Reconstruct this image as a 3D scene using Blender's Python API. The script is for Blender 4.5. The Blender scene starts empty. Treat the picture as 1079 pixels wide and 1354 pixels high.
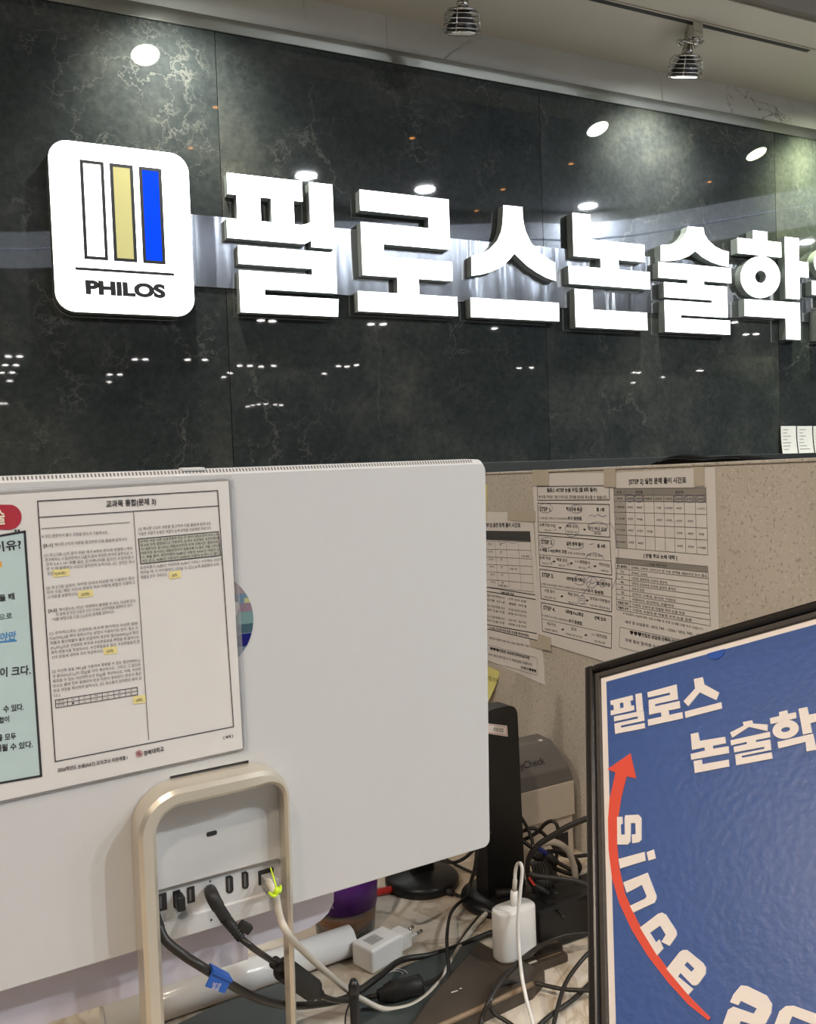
import bpy, bmesh, math, random
from mathutils import Vector, Matrix
from mathutils.geometry import tessellate_polygon

random.seed(7)
SC = bpy.context.scene
COL = SC.collection

# ------------------------------------------------------------------ camera
IW, IH, FPX = 1079.0, 1354.0, 1179.57
YAW, PITCH, ROLL = 0.439607, -0.0361958, -0.0369991
EYE = Vector((0, 0, 1.33))
FWD = Vector((math.sin(YAW) * math.cos(PITCH), math.cos(YAW) * math.cos(PITCH), math.sin(PITCH)))
_r = Vector((math.cos(YAW), -math.sin(YAW), 0))
_u = _r.cross(FWD)
RGT = math.cos(ROLL) * _r + math.sin(ROLL) * _u
UPV = -math.sin(ROLL) * _r + math.cos(ROLL) * _u
cam_data = bpy.data.cameras.new('camera')
cam = bpy.data.objects.new('camera', cam_data)
COL.objects.link(cam)
cam_data.sensor_fit = 'VERTICAL'
cam_data.sensor_height = 36.0
cam_data.lens = 36.0 * FPX / IH
cam_data.clip_start = 0.02
M = Matrix.Identity(4)
for i in range(3):
    M[i][0], M[i][1], M[i][2], M[i][3] = RGT[i], UPV[i], -FWD[i], EYE[i]
cam.matrix_world = M
SC.camera = cam

# ------------------------------------------------------------------ world, exposure
W = bpy.data.worlds.new('world')
SC.world = W
W.use_nodes = True
W.node_tree.nodes['Background'].inputs[0].default_value = (0.80, 0.90, 1.0, 1)
W.node_tree.nodes['Background'].inputs[1].default_value = 0.05
SC.view_settings.view_transform = 'Standard'
SC.view_settings.look = 'None'
SC.view_settings.gamma = 1.0
SC.view_settings.use_curve_mapping = False
SC.view_settings.exposure = 0.30
L_NEAR, L_FAR, L_WARM, L_SPOT, L_SIGN = 1150.0, 90.0, 14.0, 45.0, 2.4

# ------------------------------------------------------------------ helpers: pixels to places
def ray(px, py):
    return FWD + RGT * ((px - IW / 2) / FPX) - UPV * ((py - IH / 2) / FPX)

def hit(px, py, p, n):
    d = ray(px, py)
    return EYE + d * ((Vector(p) - EYE).dot(n) / d.dot(n))

def crop(c, pts):
    return [(c[0] + x / c[2], c[1] + y / c[2]) for x, y in pts]

class Frame:
    """a flat working plane: ex to the right, ez up, ey away from the viewer"""
    def __init__(s, o, ex, ez):
        s.o = Vector(o); s.ex = Vector(ex).normalized(); s.ez = Vector(ez).normalized()
        s.ey = s.ez.cross(s.ex)
    def uv(s, px, py, off=0.0):
        v = hit(px, py, s.o + s.ey * off, s.ey) - s.o
        return v.dot(s.ex), v.dot(s.ez)
    def mat(s):
        m = Matrix.Identity(4)
        for i in range(3):
            m[i][0], m[i][1], m[i][2], m[i][3] = s.ex[i], s.ey[i], s.ez[i], s.o[i]
        return m

DESK = 0.75
def dk(px, py, h=0.0):
    return hit(px, py, (0, 0, DESK + h), Vector((0, 0, 1)))
def at(px, py, z):
    return EYE + ray(px, py) * z

# ------------------------------------------------------------------ materials
def new_mat(name):
    m = bpy.data.materials.new(name); m.use_nodes = True
    return m, m.node_tree, m.node_tree.nodes['Principled BSDF']

def mat(name, col, rough=0.5, metal=0.0, noise=0.06, scale=40, coat=0.0, trans=0.0, ior=1.45, bump=0.0, spec=0.5):
    m, t, b = new_mat(name)
    b.inputs['Roughness'].default_value = rough
    b.inputs['Metallic'].default_value = metal
    b.inputs['Coat Weight'].default_value = coat
    b.inputs['Coat Roughness'].default_value = 0.06
    b.inputs['Transmission Weight'].default_value = trans
    b.inputs['IOR'].default_value = ior
    b.inputs['Specular IOR Level'].default_value = spec
    tc = t.nodes.new('ShaderNodeTexCoord'); nz = t.nodes.new('ShaderNodeTexNoise')
    nz.inputs['Scale'].default_value = scale; nz.inputs['Detail'].default_value = 3
    t.links.new(tc.outputs['Object'], nz.inputs['Vector'])
    mx = t.nodes.new('ShaderNodeMix'); mx.data_type = 'RGBA'
    mx.inputs[6].default_value = tuple(max(0, c * (1 - noise)) for c in col[:3]) + (1,)
    mx.inputs[7].default_value = tuple(min(1, c * (1 + noise)) for c in col[:3]) + (1,)
    t.links.new(nz.outputs['Fac'], mx.inputs[0]); t.links.new(mx.outputs[2], b.inputs['Base Color'])
    if bump:
        bp = t.nodes.new('ShaderNodeBump'); bp.inputs['Strength'].default_value = bump
        bp.inputs['Distance'].default_value = 0.002
        t.links.new(nz.outputs['Fac'], bp.inputs['Height']); t.links.new(bp.outputs['Normal'], b.inputs['Normal'])
    return m

def emat(name, col, strength):
    m, t, b = new_mat(name)
    b.inputs['Base Color'].default_value = tuple(col) + (1,)
    b.inputs['Emission Color'].default_value = tuple(col) + (1,)
    b.inputs['Emission Strength'].default_value = strength
    b.inputs['Roughness'].default_value = 0.4
    return m

def N(t, kind, **kw):
    n = t.nodes.new(kind)
    for k, v in kw.items():
        if k in n.inputs: n.inputs[k].default_value = v
        else: setattr(n, k, v)
    return n

def ramp(t, src, stops):
    r = t.nodes.new('ShaderNodeValToRGB')
    e = r.color_ramp.elements
    while len(e) < len(stops): e.new(0.5)
    for el, (p, c) in zip(e, stops):
        el.position = p; el.color = c if len(c) == 4 else tuple(c) + (1,)
    t.links.new(src, r.inputs[0])
    return r

def mixc(t, fac, a, b, mode='MIX'):
    m = t.nodes.new('ShaderNodeMix'); m.data_type = 'RGBA'; m.blend_type = mode
    for s, i in ((fac, 0), (a, 6), (b, 7)):
        if hasattr(s, 'links'): t.links.new(s, m.inputs[i])
        elif isinstance(s, (int, float)): m.inputs[i].default_value = s
        else: m.inputs[i].default_value = tuple(s) + (1,)
    return m.outputs[2]

def vein(t, vec, scale, width, seed, dist=1.2):
    """thin wandering lines: the zero crossing of a distorted noise"""
    mp = N(t, 'ShaderNodeMapping'); mp.inputs['Location'].default_value = (seed, seed * 1.7, -seed)
    t.links.new(vec, mp.inputs['Vector'])
    nz = N(t, 'ShaderNodeTexNoise', Scale=scale, Detail=5.0, Roughness=0.55, Distortion=dist)
    t.links.new(mp.outputs[0], nz.inputs['Vector'])
    s = N(t, 'ShaderNodeMath', operation='SUBTRACT'); s.inputs[1].default_value = 0.5
    t.links.new(nz.outputs['Fac'], s.inputs[0])
    a = N(t, 'ShaderNodeMath', operation='ABSOLUTE'); t.links.new(s.outputs[0], a.inputs[0])
    return ramp(t, a.outputs[0], [(0.0, (1, 1, 1)), (width, (0, 0, 0))]).outputs[0]

def dark_marble():
    m, t, b = new_mat('dark_polished_marble')
    tc = N(t, 'ShaderNodeTexCoord'); oi = N(t, 'ShaderNodeObjectInfo')
    sc = N(t, 'ShaderNodeVectorMath', operation='SCALE'); t.links.new(oi.outputs['Random'], sc.inputs[3])
    sc.inputs[0].default_value = (37, 11, 53)
    ad = N(t, 'ShaderNodeVectorMath', operation='ADD')
    t.links.new(tc.outputs['Object'], ad.inputs[0]); t.links.new(sc.outputs[0], ad.inputs[1])
    v = ad.outputs[0]
    cl = N(t, 'ShaderNodeTexNoise', Scale=2.6, Detail=8.0, Roughness=0.62); t.links.new(v, cl.inputs['Vector'])
    fine = N(t, 'ShaderNodeTexNoise', Scale=60.0, Detail=4.0, Roughness=0.7); t.links.new(v, fine.inputs['Vector'])
    base = ramp(t, cl.outputs['Fac'], [(0.28, (0.015, 0.019, 0.021)), (0.52, (0.030, 0.0345, 0.0355)), (0.76, (0.072, 0.075, 0.066))]).outputs[0]
    grain = ramp(t, fine.outputs['Fac'], [(0.3, (0.78, 0.78, 0.78)), (0.7, (1.25, 1.25, 1.2))]).outputs[0]
    c = mixc(t, 1.0, base, grain, 'MULTIPLY')
    patch = N(t, 'ShaderNodeTexNoise', Scale=1.5, Detail=3.0); t.links.new(v, patch.inputs['Vector'])
    pm = ramp(t, patch.outputs['Fac'], [(0.44, (0, 0, 0)), (0.62, (1, 1, 1))]).outputs[0]
    wn = N(t, 'ShaderNodeTexNoise', Scale=3.5, Detail=6.0, Roughness=0.65); t.links.new(v, wn.inputs['Vector'])
    ws = N(t, 'ShaderNodeVectorMath', operation='SCALE'); ws.inputs[3].default_value = 0.42; t.links.new(wn.outputs['Color'], ws.inputs[0])
    wa = N(t, 'ShaderNodeVectorMath', operation='ADD'); t.links.new(v, wa.inputs[0]); t.links.new(ws.outputs[0], wa.inputs[1])
    def cracks(scale, width):
        vo = N(t, 'ShaderNodeTexVoronoi', feature='DISTANCE_TO_EDGE', Scale=scale); t.links.new(wa.outputs[0], vo.inputs['Vector'])
        return ramp(t, vo.outputs['Distance'], [(0.0, (1, 1, 1)), (width, (0, 0, 0))]).outputs[0]
    fade = N(t, 'ShaderNodeTexNoise', Scale=7.0, Detail=2.0); t.links.new(v, fade.inputs['Vector'])
    fm = ramp(t, fade.outputs['Fac'], [(0.42, (0, 0, 0)), (0.62, (1, 1, 1))]).outputs[0]
    v1m = mixc(t, 1.0, mixc(t, 1.0, cracks(12.0, 0.04), pm, 'MULTIPLY'), fm, 'MULTIPLY')
    v2 = mixc(t, 1.0, cracks(1.5, 0.008), fm, 'MULTIPLY')
    vs = mixc(t, 1.0, v1m, v2, 'ADD')
    sf = N(t, 'ShaderNodeMath', operation='MULTIPLY'); t.links.new(vs, sf.inputs[0]); sf.inputs[1].default_value = 0.22
    c = mixc(t, sf.outputs[0], c, (0.24, 0.24, 0.21))
    t.links.new(c, b.inputs['Base Color'])
    b.inputs['Roughness'].default_value = 0.02
    b.inputs['IOR'].default_value = 1.5
    return m

def white_marble():
    m, t, b = new_mat('white_veined_marble')
    tc = N(t, 'ShaderNodeTexCoord'); v = tc.outputs['Object']
    cl = N(t, 'ShaderNodeTexNoise', Scale=3.0, Detail=5.0); t.links.new(v, cl.inputs['Vector'])
    base = ramp(t, cl.outputs['Fac'], [(0.3, (0.52, 0.53, 0.51)), (0.7, (0.66, 0.66, 0.64))]).outputs[0]
    pt = N(t, 'ShaderNodeTexNoise', Scale=2.3, Detail=1.0); t.links.new(v, pt.inputs['Vector'])
    pm = ramp(t, pt.outputs['Fac'], [(0.50, (0, 0, 0)), (0.62, (0.8, 0.8, 0.8))]).outputs[0]
    c = mixc(t, mixc(t, 1.0, vein(t, v, 3.2, 0.010, 5.3, 1.3), pm, 'MULTIPLY'), base, (0.12, 0.11, 0.10))
    t.links.new(c, b.inputs['Base Color']); b.inputs['Roughness'].default_value = 0.12
    return m

def brushed(name, col, rough, scl, strength, bdist=0.01):
    m, t, b = new_mat(name)
    tc = N(t, 'ShaderNodeTexCoord'); mp = N(t, 'ShaderNodeMapping'); mp.inputs['Scale'].default_value = scl
    t.links.new(tc.outputs['Object'], mp.inputs['Vector'])
    nz = N(t, 'ShaderNodeTexNoise', Scale=1.0, Detail=2.0); t.links.new(mp.outputs[0], nz.inputs['Vector'])
    bp = N(t, 'ShaderNodeBump'); bp.inputs['Strength'].default_value = strength; bp.inputs['Distance'].default_value = bdist
    t.links.new(nz.outputs['Fac'], bp.inputs['Height']); t.links.new(bp.outputs[0], b.inputs['Normal'])
    b.inputs['Base Color'].default_value = tuple(col) + (1,)
    b.inputs['Metallic'].default_value = 1.0; b.inputs['Roughness'].default_value = rough
    return m

def terrazzo():
    m, t, b = new_mat('beige_speckled_stone')
    tc = N(t, 'ShaderNodeTexCoord'); v = tc.outputs['Object']
    cl = N(t, 'ShaderNodeTexNoise', Scale=9.0, Detail=4.0); t.links.new(v, cl.inputs['Vector'])
    c = ramp(t, cl.outputs['Fac'], [(0.3, (0.53, 0.49, 0.425)), (0.7, (0.62, 0.575, 0.505))]).outputs[0]
    for s, thr, colr in ((210.0, 0.33, (0.40, 0.36, 0.31)), (130.0, 0.29, (0.43, 0.39, 0.34)), (240.0, 0.33, (0.68, 0.64, 0.59))):
        vo = N(t, 'ShaderNodeTexNoise', Scale=s, Detail=1.0); t.links.new(v, vo.inputs['Vector'])
        f = ramp(t, vo.outputs['Fac'], [(thr - 0.02, (1, 1, 1)), (thr + 0.05, (0, 0, 0))]).outputs[0]
        c = mixc(t, f, c, colr)
    t.links.new(c, b.inputs['Base Color']); b.inputs['Roughness'].default_value = 0.38
    return m

def desk_stone():
    m, t, b = new_mat('cream_marbled_desktop')
    tc = N(t, 'ShaderNodeTexCoord'); v = tc.outputs['Object']
    cl = N(t, 'ShaderNodeTexNoise', Scale=11.0, Detail=6.0, Roughness=0.6); t.links.new(v, cl.inputs['Vector'])
    c = ramp(t, cl.outputs['Fac'], [(0.30, (0.36, 0.27, 0.18)), (0.46, (0.60, 0.52, 0.42)), (0.72, (0.72, 0.67, 0.58))]).outputs[0]
    c = mixc(t, vein(t, v, 7.0, 0.03, 2.2), c, (0.44, 0.35, 0.25))
    t.links.new(c, b.inputs['Base Color']); b.inputs['Roughness'].default_value = 0.3
    return m

MT = {}
MT['dark_marble'] = dark_marble()
MT['white_marble'] = white_marble()
MT['band'] = brushed('brushed_steel_band', (0.30, 0.31, 0.325), 0.17, (13.0, 1.0, 1.3), 1.0, 0.016)
MT['trim'] = brushed('polished_steel_trim', (0.36, 0.37, 0.35), 0.24, (6.0, 1.0, 1.0), 0.4, 0.006)
MT['terrazzo'] = terrazzo()
MT['desk'] = desk_stone()
MT['ceil'] = mat('warm_white_ceiling', (0.47, 0.43, 0.36), 0.8, scale=3)
MT['fascia'] = mat('taupe_fascia', (0.11, 0.09, 0.07), 0.6)
MT['hall'] = mat('dark_hall_ceiling', (0.22, 0.225, 0.23), 0.9, scale=1)
MT['bulk'] = emat('lit_cove_panel', (0.78, 0.85, 1.0), 1.25)
MT['floor'] = mat('grey_floor_tile', (0.42, 0.40, 0.37), 0.5, scale=2)
MT['black'] = mat('black_plastic', (0.012, 0.012, 0.013), 0.38)
MT['black_matte'] = mat('black_rubber', (0.016, 0.015, 0.014), 0.55)
MT['fabric'] = mat('black_fabric', (0.008, 0.008, 0.008), 0.95, spec=0.1)
MT['cable'] = mat('black_cable', (0.020, 0.017, 0.014), 0.45)
MT['chrome'] = mat('chrome', (0.62, 0.60, 0.56), 0.12, 1.0)
MT['wire'] = mat('steel_wire', (0.55, 0.55, 0.53), 0.2, 1.0)
MT['return'] = mat('grey_letter_return', (0.20, 0.225, 0.22), 0.42, 0.0)
MT['white'] = mat('white_plastic', (0.80, 0.79, 0.77), 0.35, noise=0.02)
MT['charger'] = mat('glossy_white_plastic', (0.84, 0.82, 0.78), 0.22, noise=0.02, coat=0.3)
MT['aio'] = mat('pale_silver_plastic', (0.61, 0.605, 0.60), 0.42, noise=0.015, scale=90)
MT['alu'] = mat('satin_champagne_metal', (0.66, 0.60, 0.50), 0.30, 0.55, noise=0.03)
MT['port'] = mat('port_black', (0.02, 0.02, 0.02), 0.4)
MT['gold'] = mat('brass_contact', (0.6, 0.42, 0.18), 0.3, 1.0)
MT['paper'] = mat('white_paper', (0.77, 0.75, 0.73), 0.7, noise=0.03, scale=30)
MT['paper_gloss'] = mat('laminated_paper', (0.74, 0.71, 0.68), 0.4, noise=0.03, scale=30, coat=0.6)
MT['film'] = mat('clear_film', (0.85, 0.85, 0.85), 0.10, noise=0.01, trans=0.85, ior=1.1)
MT['lilac'] = mat('thin_white_paper', (0.82, 0.79, 0.85), 0.7, noise=0.03)
_m = MT['lilac']; _t = _m.node_tree
_tr = N(_t, 'ShaderNodeBsdfTranslucent'); _tr.inputs[0].default_value = (0.90, 0.87, 0.93, 1); _mx = N(_t, 'ShaderNodeMixShader'); _mx.inputs[0].default_value = 0.45
_t.links.new(_t.nodes['Principled BSDF'].outputs[0], _mx.inputs[1]); _t.links.new(_tr.outputs[0], _mx.inputs[2]); _t.links.new(_mx.outputs[0], _t.nodes['Material Output'].inputs[0])
MT['ink'] = mat('black_ink', (0.03, 0.03, 0.033), 0.6)
MT['ink_grey'] = mat('grey_print', (0.115, 0.108, 0.10), 0.65)
MT['pen'] = mat('blue_violet_pen', (0.09, 0.08, 0.24), 0.6)
MT['hl'] = mat('yellow_highlighter', (0.80, 0.69, 0.30), 0.55)
MT['greybox'] = mat('grey_green_shade', (0.50, 0.50, 0.43), 0.55)
MT['tgrey'] = mat('table_header_grey', (0.30, 0.285, 0.26), 0.65)
MT['tgrey2'] = mat('table_light_grey', (0.44, 0.43, 0.40), 0.65)
MT['tdark'] = mat('table_header_dark', (0.07, 0.07, 0.068), 0.6)
MT['teal'] = mat('pale_teal_print', (0.50, 0.63, 0.62), 0.45, coat=0.5)
MT['red'] = mat('crimson_print', (0.42, 0.03, 0.05), 0.45, coat=0.5)
MT['cream'] = mat('cream_print', (0.82, 0.74, 0.58), 0.45)
MT['orange'] = mat('orange_print', (0.75, 0.36, 0.05), 0.5)
MT['bluetext'] = mat('blue_print', (0.06, 0.24, 0.52), 0.5)
MT['pink'] = mat('rose_print', (0.55, 0.22, 0.25), 0.5)
MT['tape'] = mat('masking_tape', (0.56, 0.51, 0.42), 0.35)
MT['note'] = mat('yellow_note_paper', (0.78, 0.74, 0.27), 0.7)
MT['poster'] = mat('blue_poster_print', (0.045, 0.10, 0.31), 0.33, noise=0.16, scale=260, coat=0.25, bump=0.10)
MT['poster_dot'] = mat('bright_blue_print', (0.02, 0.09, 0.42), 0.35)
MT['poster_white'] = mat('white_poster_print', (0.80, 0.75, 0.72), 0.35, coat=0.2, noise=0.03)
MT['poster_red'] = mat('red_poster_print', (0.72, 0.08, 0.045), 0.35, coat=0.2)
MT['frame'] = mat('black_frame', (0.018, 0.015, 0.013), 0.25)
MT['frame_in'] = mat('black_frame_inset', (0.045, 0.040, 0.035), 0.5, noise=0.4, scale=300)
MT['purple'] = mat('purple_sleeve', (0.085, 0.012, 0.16), 0.4)
MT['cup'] = mat('clear_plastic', (0.95, 0.92, 0.88), 0.08, noise=0.01, trans=0.95, ior=1.2)
MT['tea'] = mat('brown_tea', (0.16, 0.055, 0.012), 0.15)
MT['term_grey'] = mat('grey_terminal_plastic', (0.15, 0.145, 0.14), 0.5)
MT['term_white'] = mat('ivory_terminal_plastic', (0.62, 0.57, 0.50), 0.5)
MT['term_ink'] = mat('faint_dark_print', (0.04, 0.04, 0.04), 0.5)
MT['blue_tag'] = mat('blue_tag', (0.02, 0.10, 0.42), 0.4)
MT['lime'] = mat('lime_cable_tie', (0.62, 0.85, 0.03), 0.4)
MT['lan'] = mat('ivory_cable', (0.58, 0.53, 0.45), 0.45)
MT['clear'] = mat('clear_plug', (0.55, 0.54, 0.50), 0.2, trans=0.4)
MT['slate'] = mat('slate_green_case', (0.045, 0.055, 0.052), 0.4)
MT['brownbox'] = mat('dark_brown_case', (0.055, 0.040, 0.028), 0.42, noise=0.2, scale=60)
MT['brownedge'] = mat('pale_brown', (0.22, 0.15, 0.09), 0.5)  # pale brown of the box's drawn highlight and the plug stripes
MT['redplastic'] = mat('red_plastic', (0.5, 0.03, 0.02), 0.4)
MT['bluewire'] = mat('blue_wire', (0.02, 0.04, 0.28), 0.45)
MT['logo_black'] = mat('black_vinyl', (0.006, 0.008, 0.010), 0.5)
MT['sign'] = emat('lit_white_acrylic', (0.97, 1.0, 0.985), L_SIGN)
MT['sign_khaki'] = emat('lit_khaki_vinyl', (0.60, 0.56, 0.24), 0.62)
MT['sign_khaki'].node_tree.nodes['Principled BSDF'].inputs['Base Color'].default_value = (0.2, 0.18, 0.08, 1)
MT['sign_blue'] = emat('lit_blue_vinyl', (0.0, 0.055, 1.0), 1.0)
MT['sign_blue'].node_tree.nodes['Principled BSDF'].inputs['Base Color'].default_value = (0.0, 0.005, 0.1, 1)
for _k in ('sign_blue', 'sign_khaki'): MT[_k].node_tree.nodes['Principled BSDF'].inputs['Specular IOR Level'].default_value = 0.05
MT['lamp_near'] = emat('downlight_lens', (0.92, 0.97, 1.0), L_NEAR)
MT['lamp_fill'] = emat('added_fill_lens', (1.0, 0.84, 0.68), 560.0)  # lens of the added, unseen fill lamps
MT['lamp_far'] = emat('hall_downlight_lens', (1.0, 0.97, 0.92), L_FAR)
MT['lamp_warm'] = emat('amber_lens', (1.0, 0.42, 0.10), L_WARM)
MT['spot_a'] = emat('spot_lens', (0.95, 1.0, 0.90), L_SPOT)
MT['spot_b'] = emat('green_white_spot_lens', (0.90, 1.0, 0.62), L_SPOT)
MT['cup_disc'] = [mat('sticker_' + n, c, 0.25) for n, c in (('mauve', (0.30, 0.24, 0.24)), ('steel', (0.14, 0.22, 0.30)), ('olive', (0.42, 0.42, 0.20)),
                  ('plum', (0.24, 0.17, 0.22)), ('teal', (0.16, 0.27, 0.27)), ('deep', (0.05, 0.10, 0.13)), ('navy', (0.005, 0.005, 0.13)), ('grey', (0.13, 0.19, 0.24)))]

# ------------------------------------------------------------------ helpers: objects
def link(name, me, m=None, parent=None, smooth=False):
    o = bpy.data.objects.new(name, me); COL.objects.link(o)
    if m is not None:
        me.materials.clear(); me.materials.append(MT[m] if isinstance(m, str) else m)
    if smooth:
        for p in me.polygons: p.use_smooth = True
    if parent is not None: o.parent = parent
    return o

def tag(o, label, cat, group=None):
    o['label'] = label; o['category'] = cat
    if group: o['group'] = group
    return o

def struct(o, label=None):
    o['kind'] = 'structure'
    if label: o['label'] = label
    return o

def thing(name, label, cat, matrix=None, group=None):
    o = bpy.data.objects.new(name, None); COL.objects.link(o)
    o.empty_display_size = 0.05
    if matrix is not None: o.matrix_world = matrix
    return tag(o, label, cat, group)

def bm_mesh(bm, name='m'):
    me = bpy.data.meshes.new(name)
    bmesh.ops.recalc_face_normals(bm, faces=bm.faces)
    bm.to_mesh(me); bm.free()
    return me

def box_bm(lo, hi, bev=0.0, seg=2, bm=None):
    own = bm is None
    b = bmesh.new()
    v = [b.verts.new((x, y, z)) for x in (lo[0], hi[0]) for y in (lo[1], hi[1]) for z in (lo[2], hi[2])]
    for f in ((0, 1, 3, 2), (4, 6, 7, 5), (0, 4, 5, 1), (2, 3, 7, 6), (0, 2, 6, 4), (1, 5, 7, 3)):
        b.faces.new([v[i] for i in f])
    if bev: bmesh.ops.bevel(b, geom=list(b.edges), offset=bev, segments=seg, profile=0.5, affect='EDGES')
    if own: return b
    me = bpy.data.meshes.new('t'); b.to_mesh(me); b.free(); bm.from_mesh(me); bpy.data.meshes.remove(me)
    return bm

def box(name, lo, hi, m, parent=None, bev=0.0, seg=2):
    return link(name, bm_mesh(box_bm(lo, hi, bev, seg), name), m, parent)

def prism_bm(outer, y0, y1, holes=(), bev=0.0, bm=None):
    """extrude a 2d outline in the x,z plane between y0 (viewer side) and y1"""
    own = bm is None
    b = bmesh.new()
    loops = [list(outer)] + [list(h) for h in holes]
    tris = tessellate_polygon([[Vector((p[0], p[1], 0)) for p in l] for l in loops])
    flat = [p for l in loops for p in l]
    fr = [b.verts.new((p[0], y0, p[1])) for p in flat]; bk = [b.verts.new((p[0], y1, p[1])) for p in flat]
    for t in tris:
        try:
            b.faces.new([fr[i] for i in t]); b.faces.new([bk[i] for i in reversed(t)])
        except ValueError: pass
    k = 0
    for l in loops:
        n = len(l)
        for i in range(n):
            j = (i + 1) % n
            b.faces.new((fr[k + i], fr[k + j], bk[k + j], bk[k + i]))
        k += n
    if own: return b
    me = bpy.data.meshes.new('t'); b.to_mesh(me); b.free(); bm.from_mesh(me); bpy.data.meshes.remove(me)
    return bm

def prism(name, outer, y0, y1, m, parent=None, holes=()):
    return link(name, bm_mesh(prism_bm(outer, y0, y1, holes), name), m, parent)

def rrect(x0, z0, x1, z1, r, n=6):
    out = []
    for cx, cz, a0 in ((x1 - r, z1 - r, 0), (x0 + r, z1 - r, 90), (x0 + r, z0 + r, 180), (x1 - r, z0 + r, 270)):
        for i in range(n + 1):
            a = math.radians(a0 + 90 * i / n); out.append((cx + r * math.cos(a), cz + r * math.sin(a)))
    return out

def ellipse(cx, cz, rx, rz, n=32, rot=0.0):
    c, s = math.cos(rot), math.sin(rot)
    return [(cx + rx * math.cos(a) * c - rz * math.sin(a) * s, cz + rx * math.cos(a) * s + rz * math.sin(a) * c)
            for a in (2 * math.pi * i / n for i in range(n))]

def lathe_bm(prof, n=32, bm=None):
    """prof: (radius, z) pairs, bottom to top, about the z axis; open ends are closed when the radius is 0"""
    b = bm or bmesh.new()
    rings = []
    for r, z in prof:
        if r < 1e-6: rings.append([b.verts.new((0, 0, z))])
        else: rings.append([b.verts.new((r * math.cos(2 * math.pi * i / n), r * math.sin(2 * math.pi * i / n), z)) for i in range(n)])
    for a, c in zip(rings, rings[1:]):
        if len(a) == 1 and len(c) == 1: continue
        for i in range(n):
            j = (i + 1) % n
            if len(a) == 1: b.faces.new((a[0], c[j], c[i]))
            elif len(c) == 1: b.faces.new((a[i], a[j], c[0]))
            else: b.faces.new((a[i], a[j], c[j], c[i]))
    return b

def lathe(name, prof, m, parent=None, n=32, smooth=True):
    return link(name, bm_mesh(lathe_bm(prof, n), name), m, parent, smooth)

def smooth_path(pts, sub=6, closed=False):
    P = [Vector(p) for p in pts]
    if len(P) < 3: return P
    out = []; n = len(P)
    for i in range(n if closed else n - 1):
        p0 = P[i - 1] if (i > 0 or closed) else P[0]; p1 = P[i]; p2 = P[(i + 1) % n]
        p3 = P[(i + 2) % n] if (i + 2 < n or closed) else P[-1]
        for k in range(sub):
            t = k / sub
            out.append(0.5 * ((2 * p1) + (p2 - p0) * t + (2 * p0 - 5 * p1 + 4 * p2 - p3) * t * t + (3 * p1 - p0 - 3 * p2 + p3) * t ** 3))
    if not closed: out.append(P[-1])
    return out

def tube_bm(pts, r, n=8, sub=6, closed=False, bm=None):
    b = bm or bmesh.new()
    P = smooth_path(pts, sub, closed) if sub else [Vector(p) for p in pts]
    rr = r if callable(r) else (lambda t: r)
    up = Vector((0.13, 0.21, 0.97)).normalized(); rings = []
    m = len(P)
    for i, p in enumerate(P):
        if closed: d = P[(i + 1) % m] - P[i - 1]
        else: d = P[min(i + 1, m - 1)] - P[max(i - 1, 0)]
        if d.length < 1e-9: d = Vector((0, 0, 1))
        d.normalize()
        a = up - d * up.dot(d)
        if a.length < 1e-3: a = d.orthogonal()
        a.normalize(); c = d.cross(a); up = a
        rad = rr(i / max(1, m - 1))
        rings.append([b.verts.new(p + (a * math.cos(2 * math.pi * k / n) + c * math.sin(2 * math.pi * k / n)) * rad) for k in range(n)])
    for i in range(m if closed else m - 1):
        A, B = rings[i], rings[(i + 1) % m]
        for k in range(n): b.faces.new((A[k], A[(k + 1) % n], B[(k + 1) % n], B[k]))
    if not closed:
        b.faces.new(list(reversed(rings[0]))); b.faces.new(rings[-1])
    return b

def tube(name, pts, r, m, parent=None, n=8, sub=6, closed=False):
    return link(name, bm_mesh(tube_bm(pts, r, n, sub, closed), name), m, parent, True)

def sweep_rect(name, path, sizes, m, parent, bev=0.0):
    """path: points in x,z; sizes: (width in plane, y0, y1) per point"""
    b = bmesh.new(); rings = []
    n = len(path)
    for i, (p, s) in enumerate(zip(path, sizes)):
        a = Vector(path[max(i - 1, 0)]); c = Vector(path[min(i + 1, n - 1)])
        d = (c - a).normalized(); nn = Vector((-d.y, d.x))
        w, y0, y1 = s; q = Vector(p); e = min(bev, w * 0.45)
        o, ii = q + nn * w / 2, q - nn * w / 2
        oi, iii = q + nn * (w / 2 - e), q - nn * (w / 2 - e)
        rings.append([b.verts.new(v) for v in ((o.x, y1, o.y), (o.x, y0 + e, o.y), (oi.x, y0, oi.y), (iii.x, y0, iii.y), (ii.x, y0 + e, ii.y), (ii.x, y1, ii.y))])
    for A, B in zip(rings, rings[1:]):
        for k in range(6): b.faces.new((A[k], A[(k + 1) % 6], B[(k + 1) % 6], B[k]))
    b.faces.new(rings[0]); b.faces.new(list(reversed(rings[-1])))
    o = link(name, bm_mesh(b, name), m, parent, True)
    o.data.set_sharp_from_angle(angle=math.radians(35))
    return o

# ------------------------------------------------------------------ helpers: print on flat sheets
_tc = bpy.data.curves.new('lettering', 'FONT'); _to = bpy.data.objects.new('lettering', _tc)
_cache = {}
def glyphs(s, bold):
    k = (s, bold)
    if k not in _cache:
        _tc.body = s; _tc.resolution_u = 2; _tc.offset = 0.022 if bold else 0.004
        me = _to.to_mesh()
        vs = [(v.co.x, v.co.y) for v in me.vertices]; fs = [tuple(p.vertices) for p in me.polygons]
        _to.to_mesh_clear(); _cache[k] = (vs, fs)
    return _cache[k]

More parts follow.
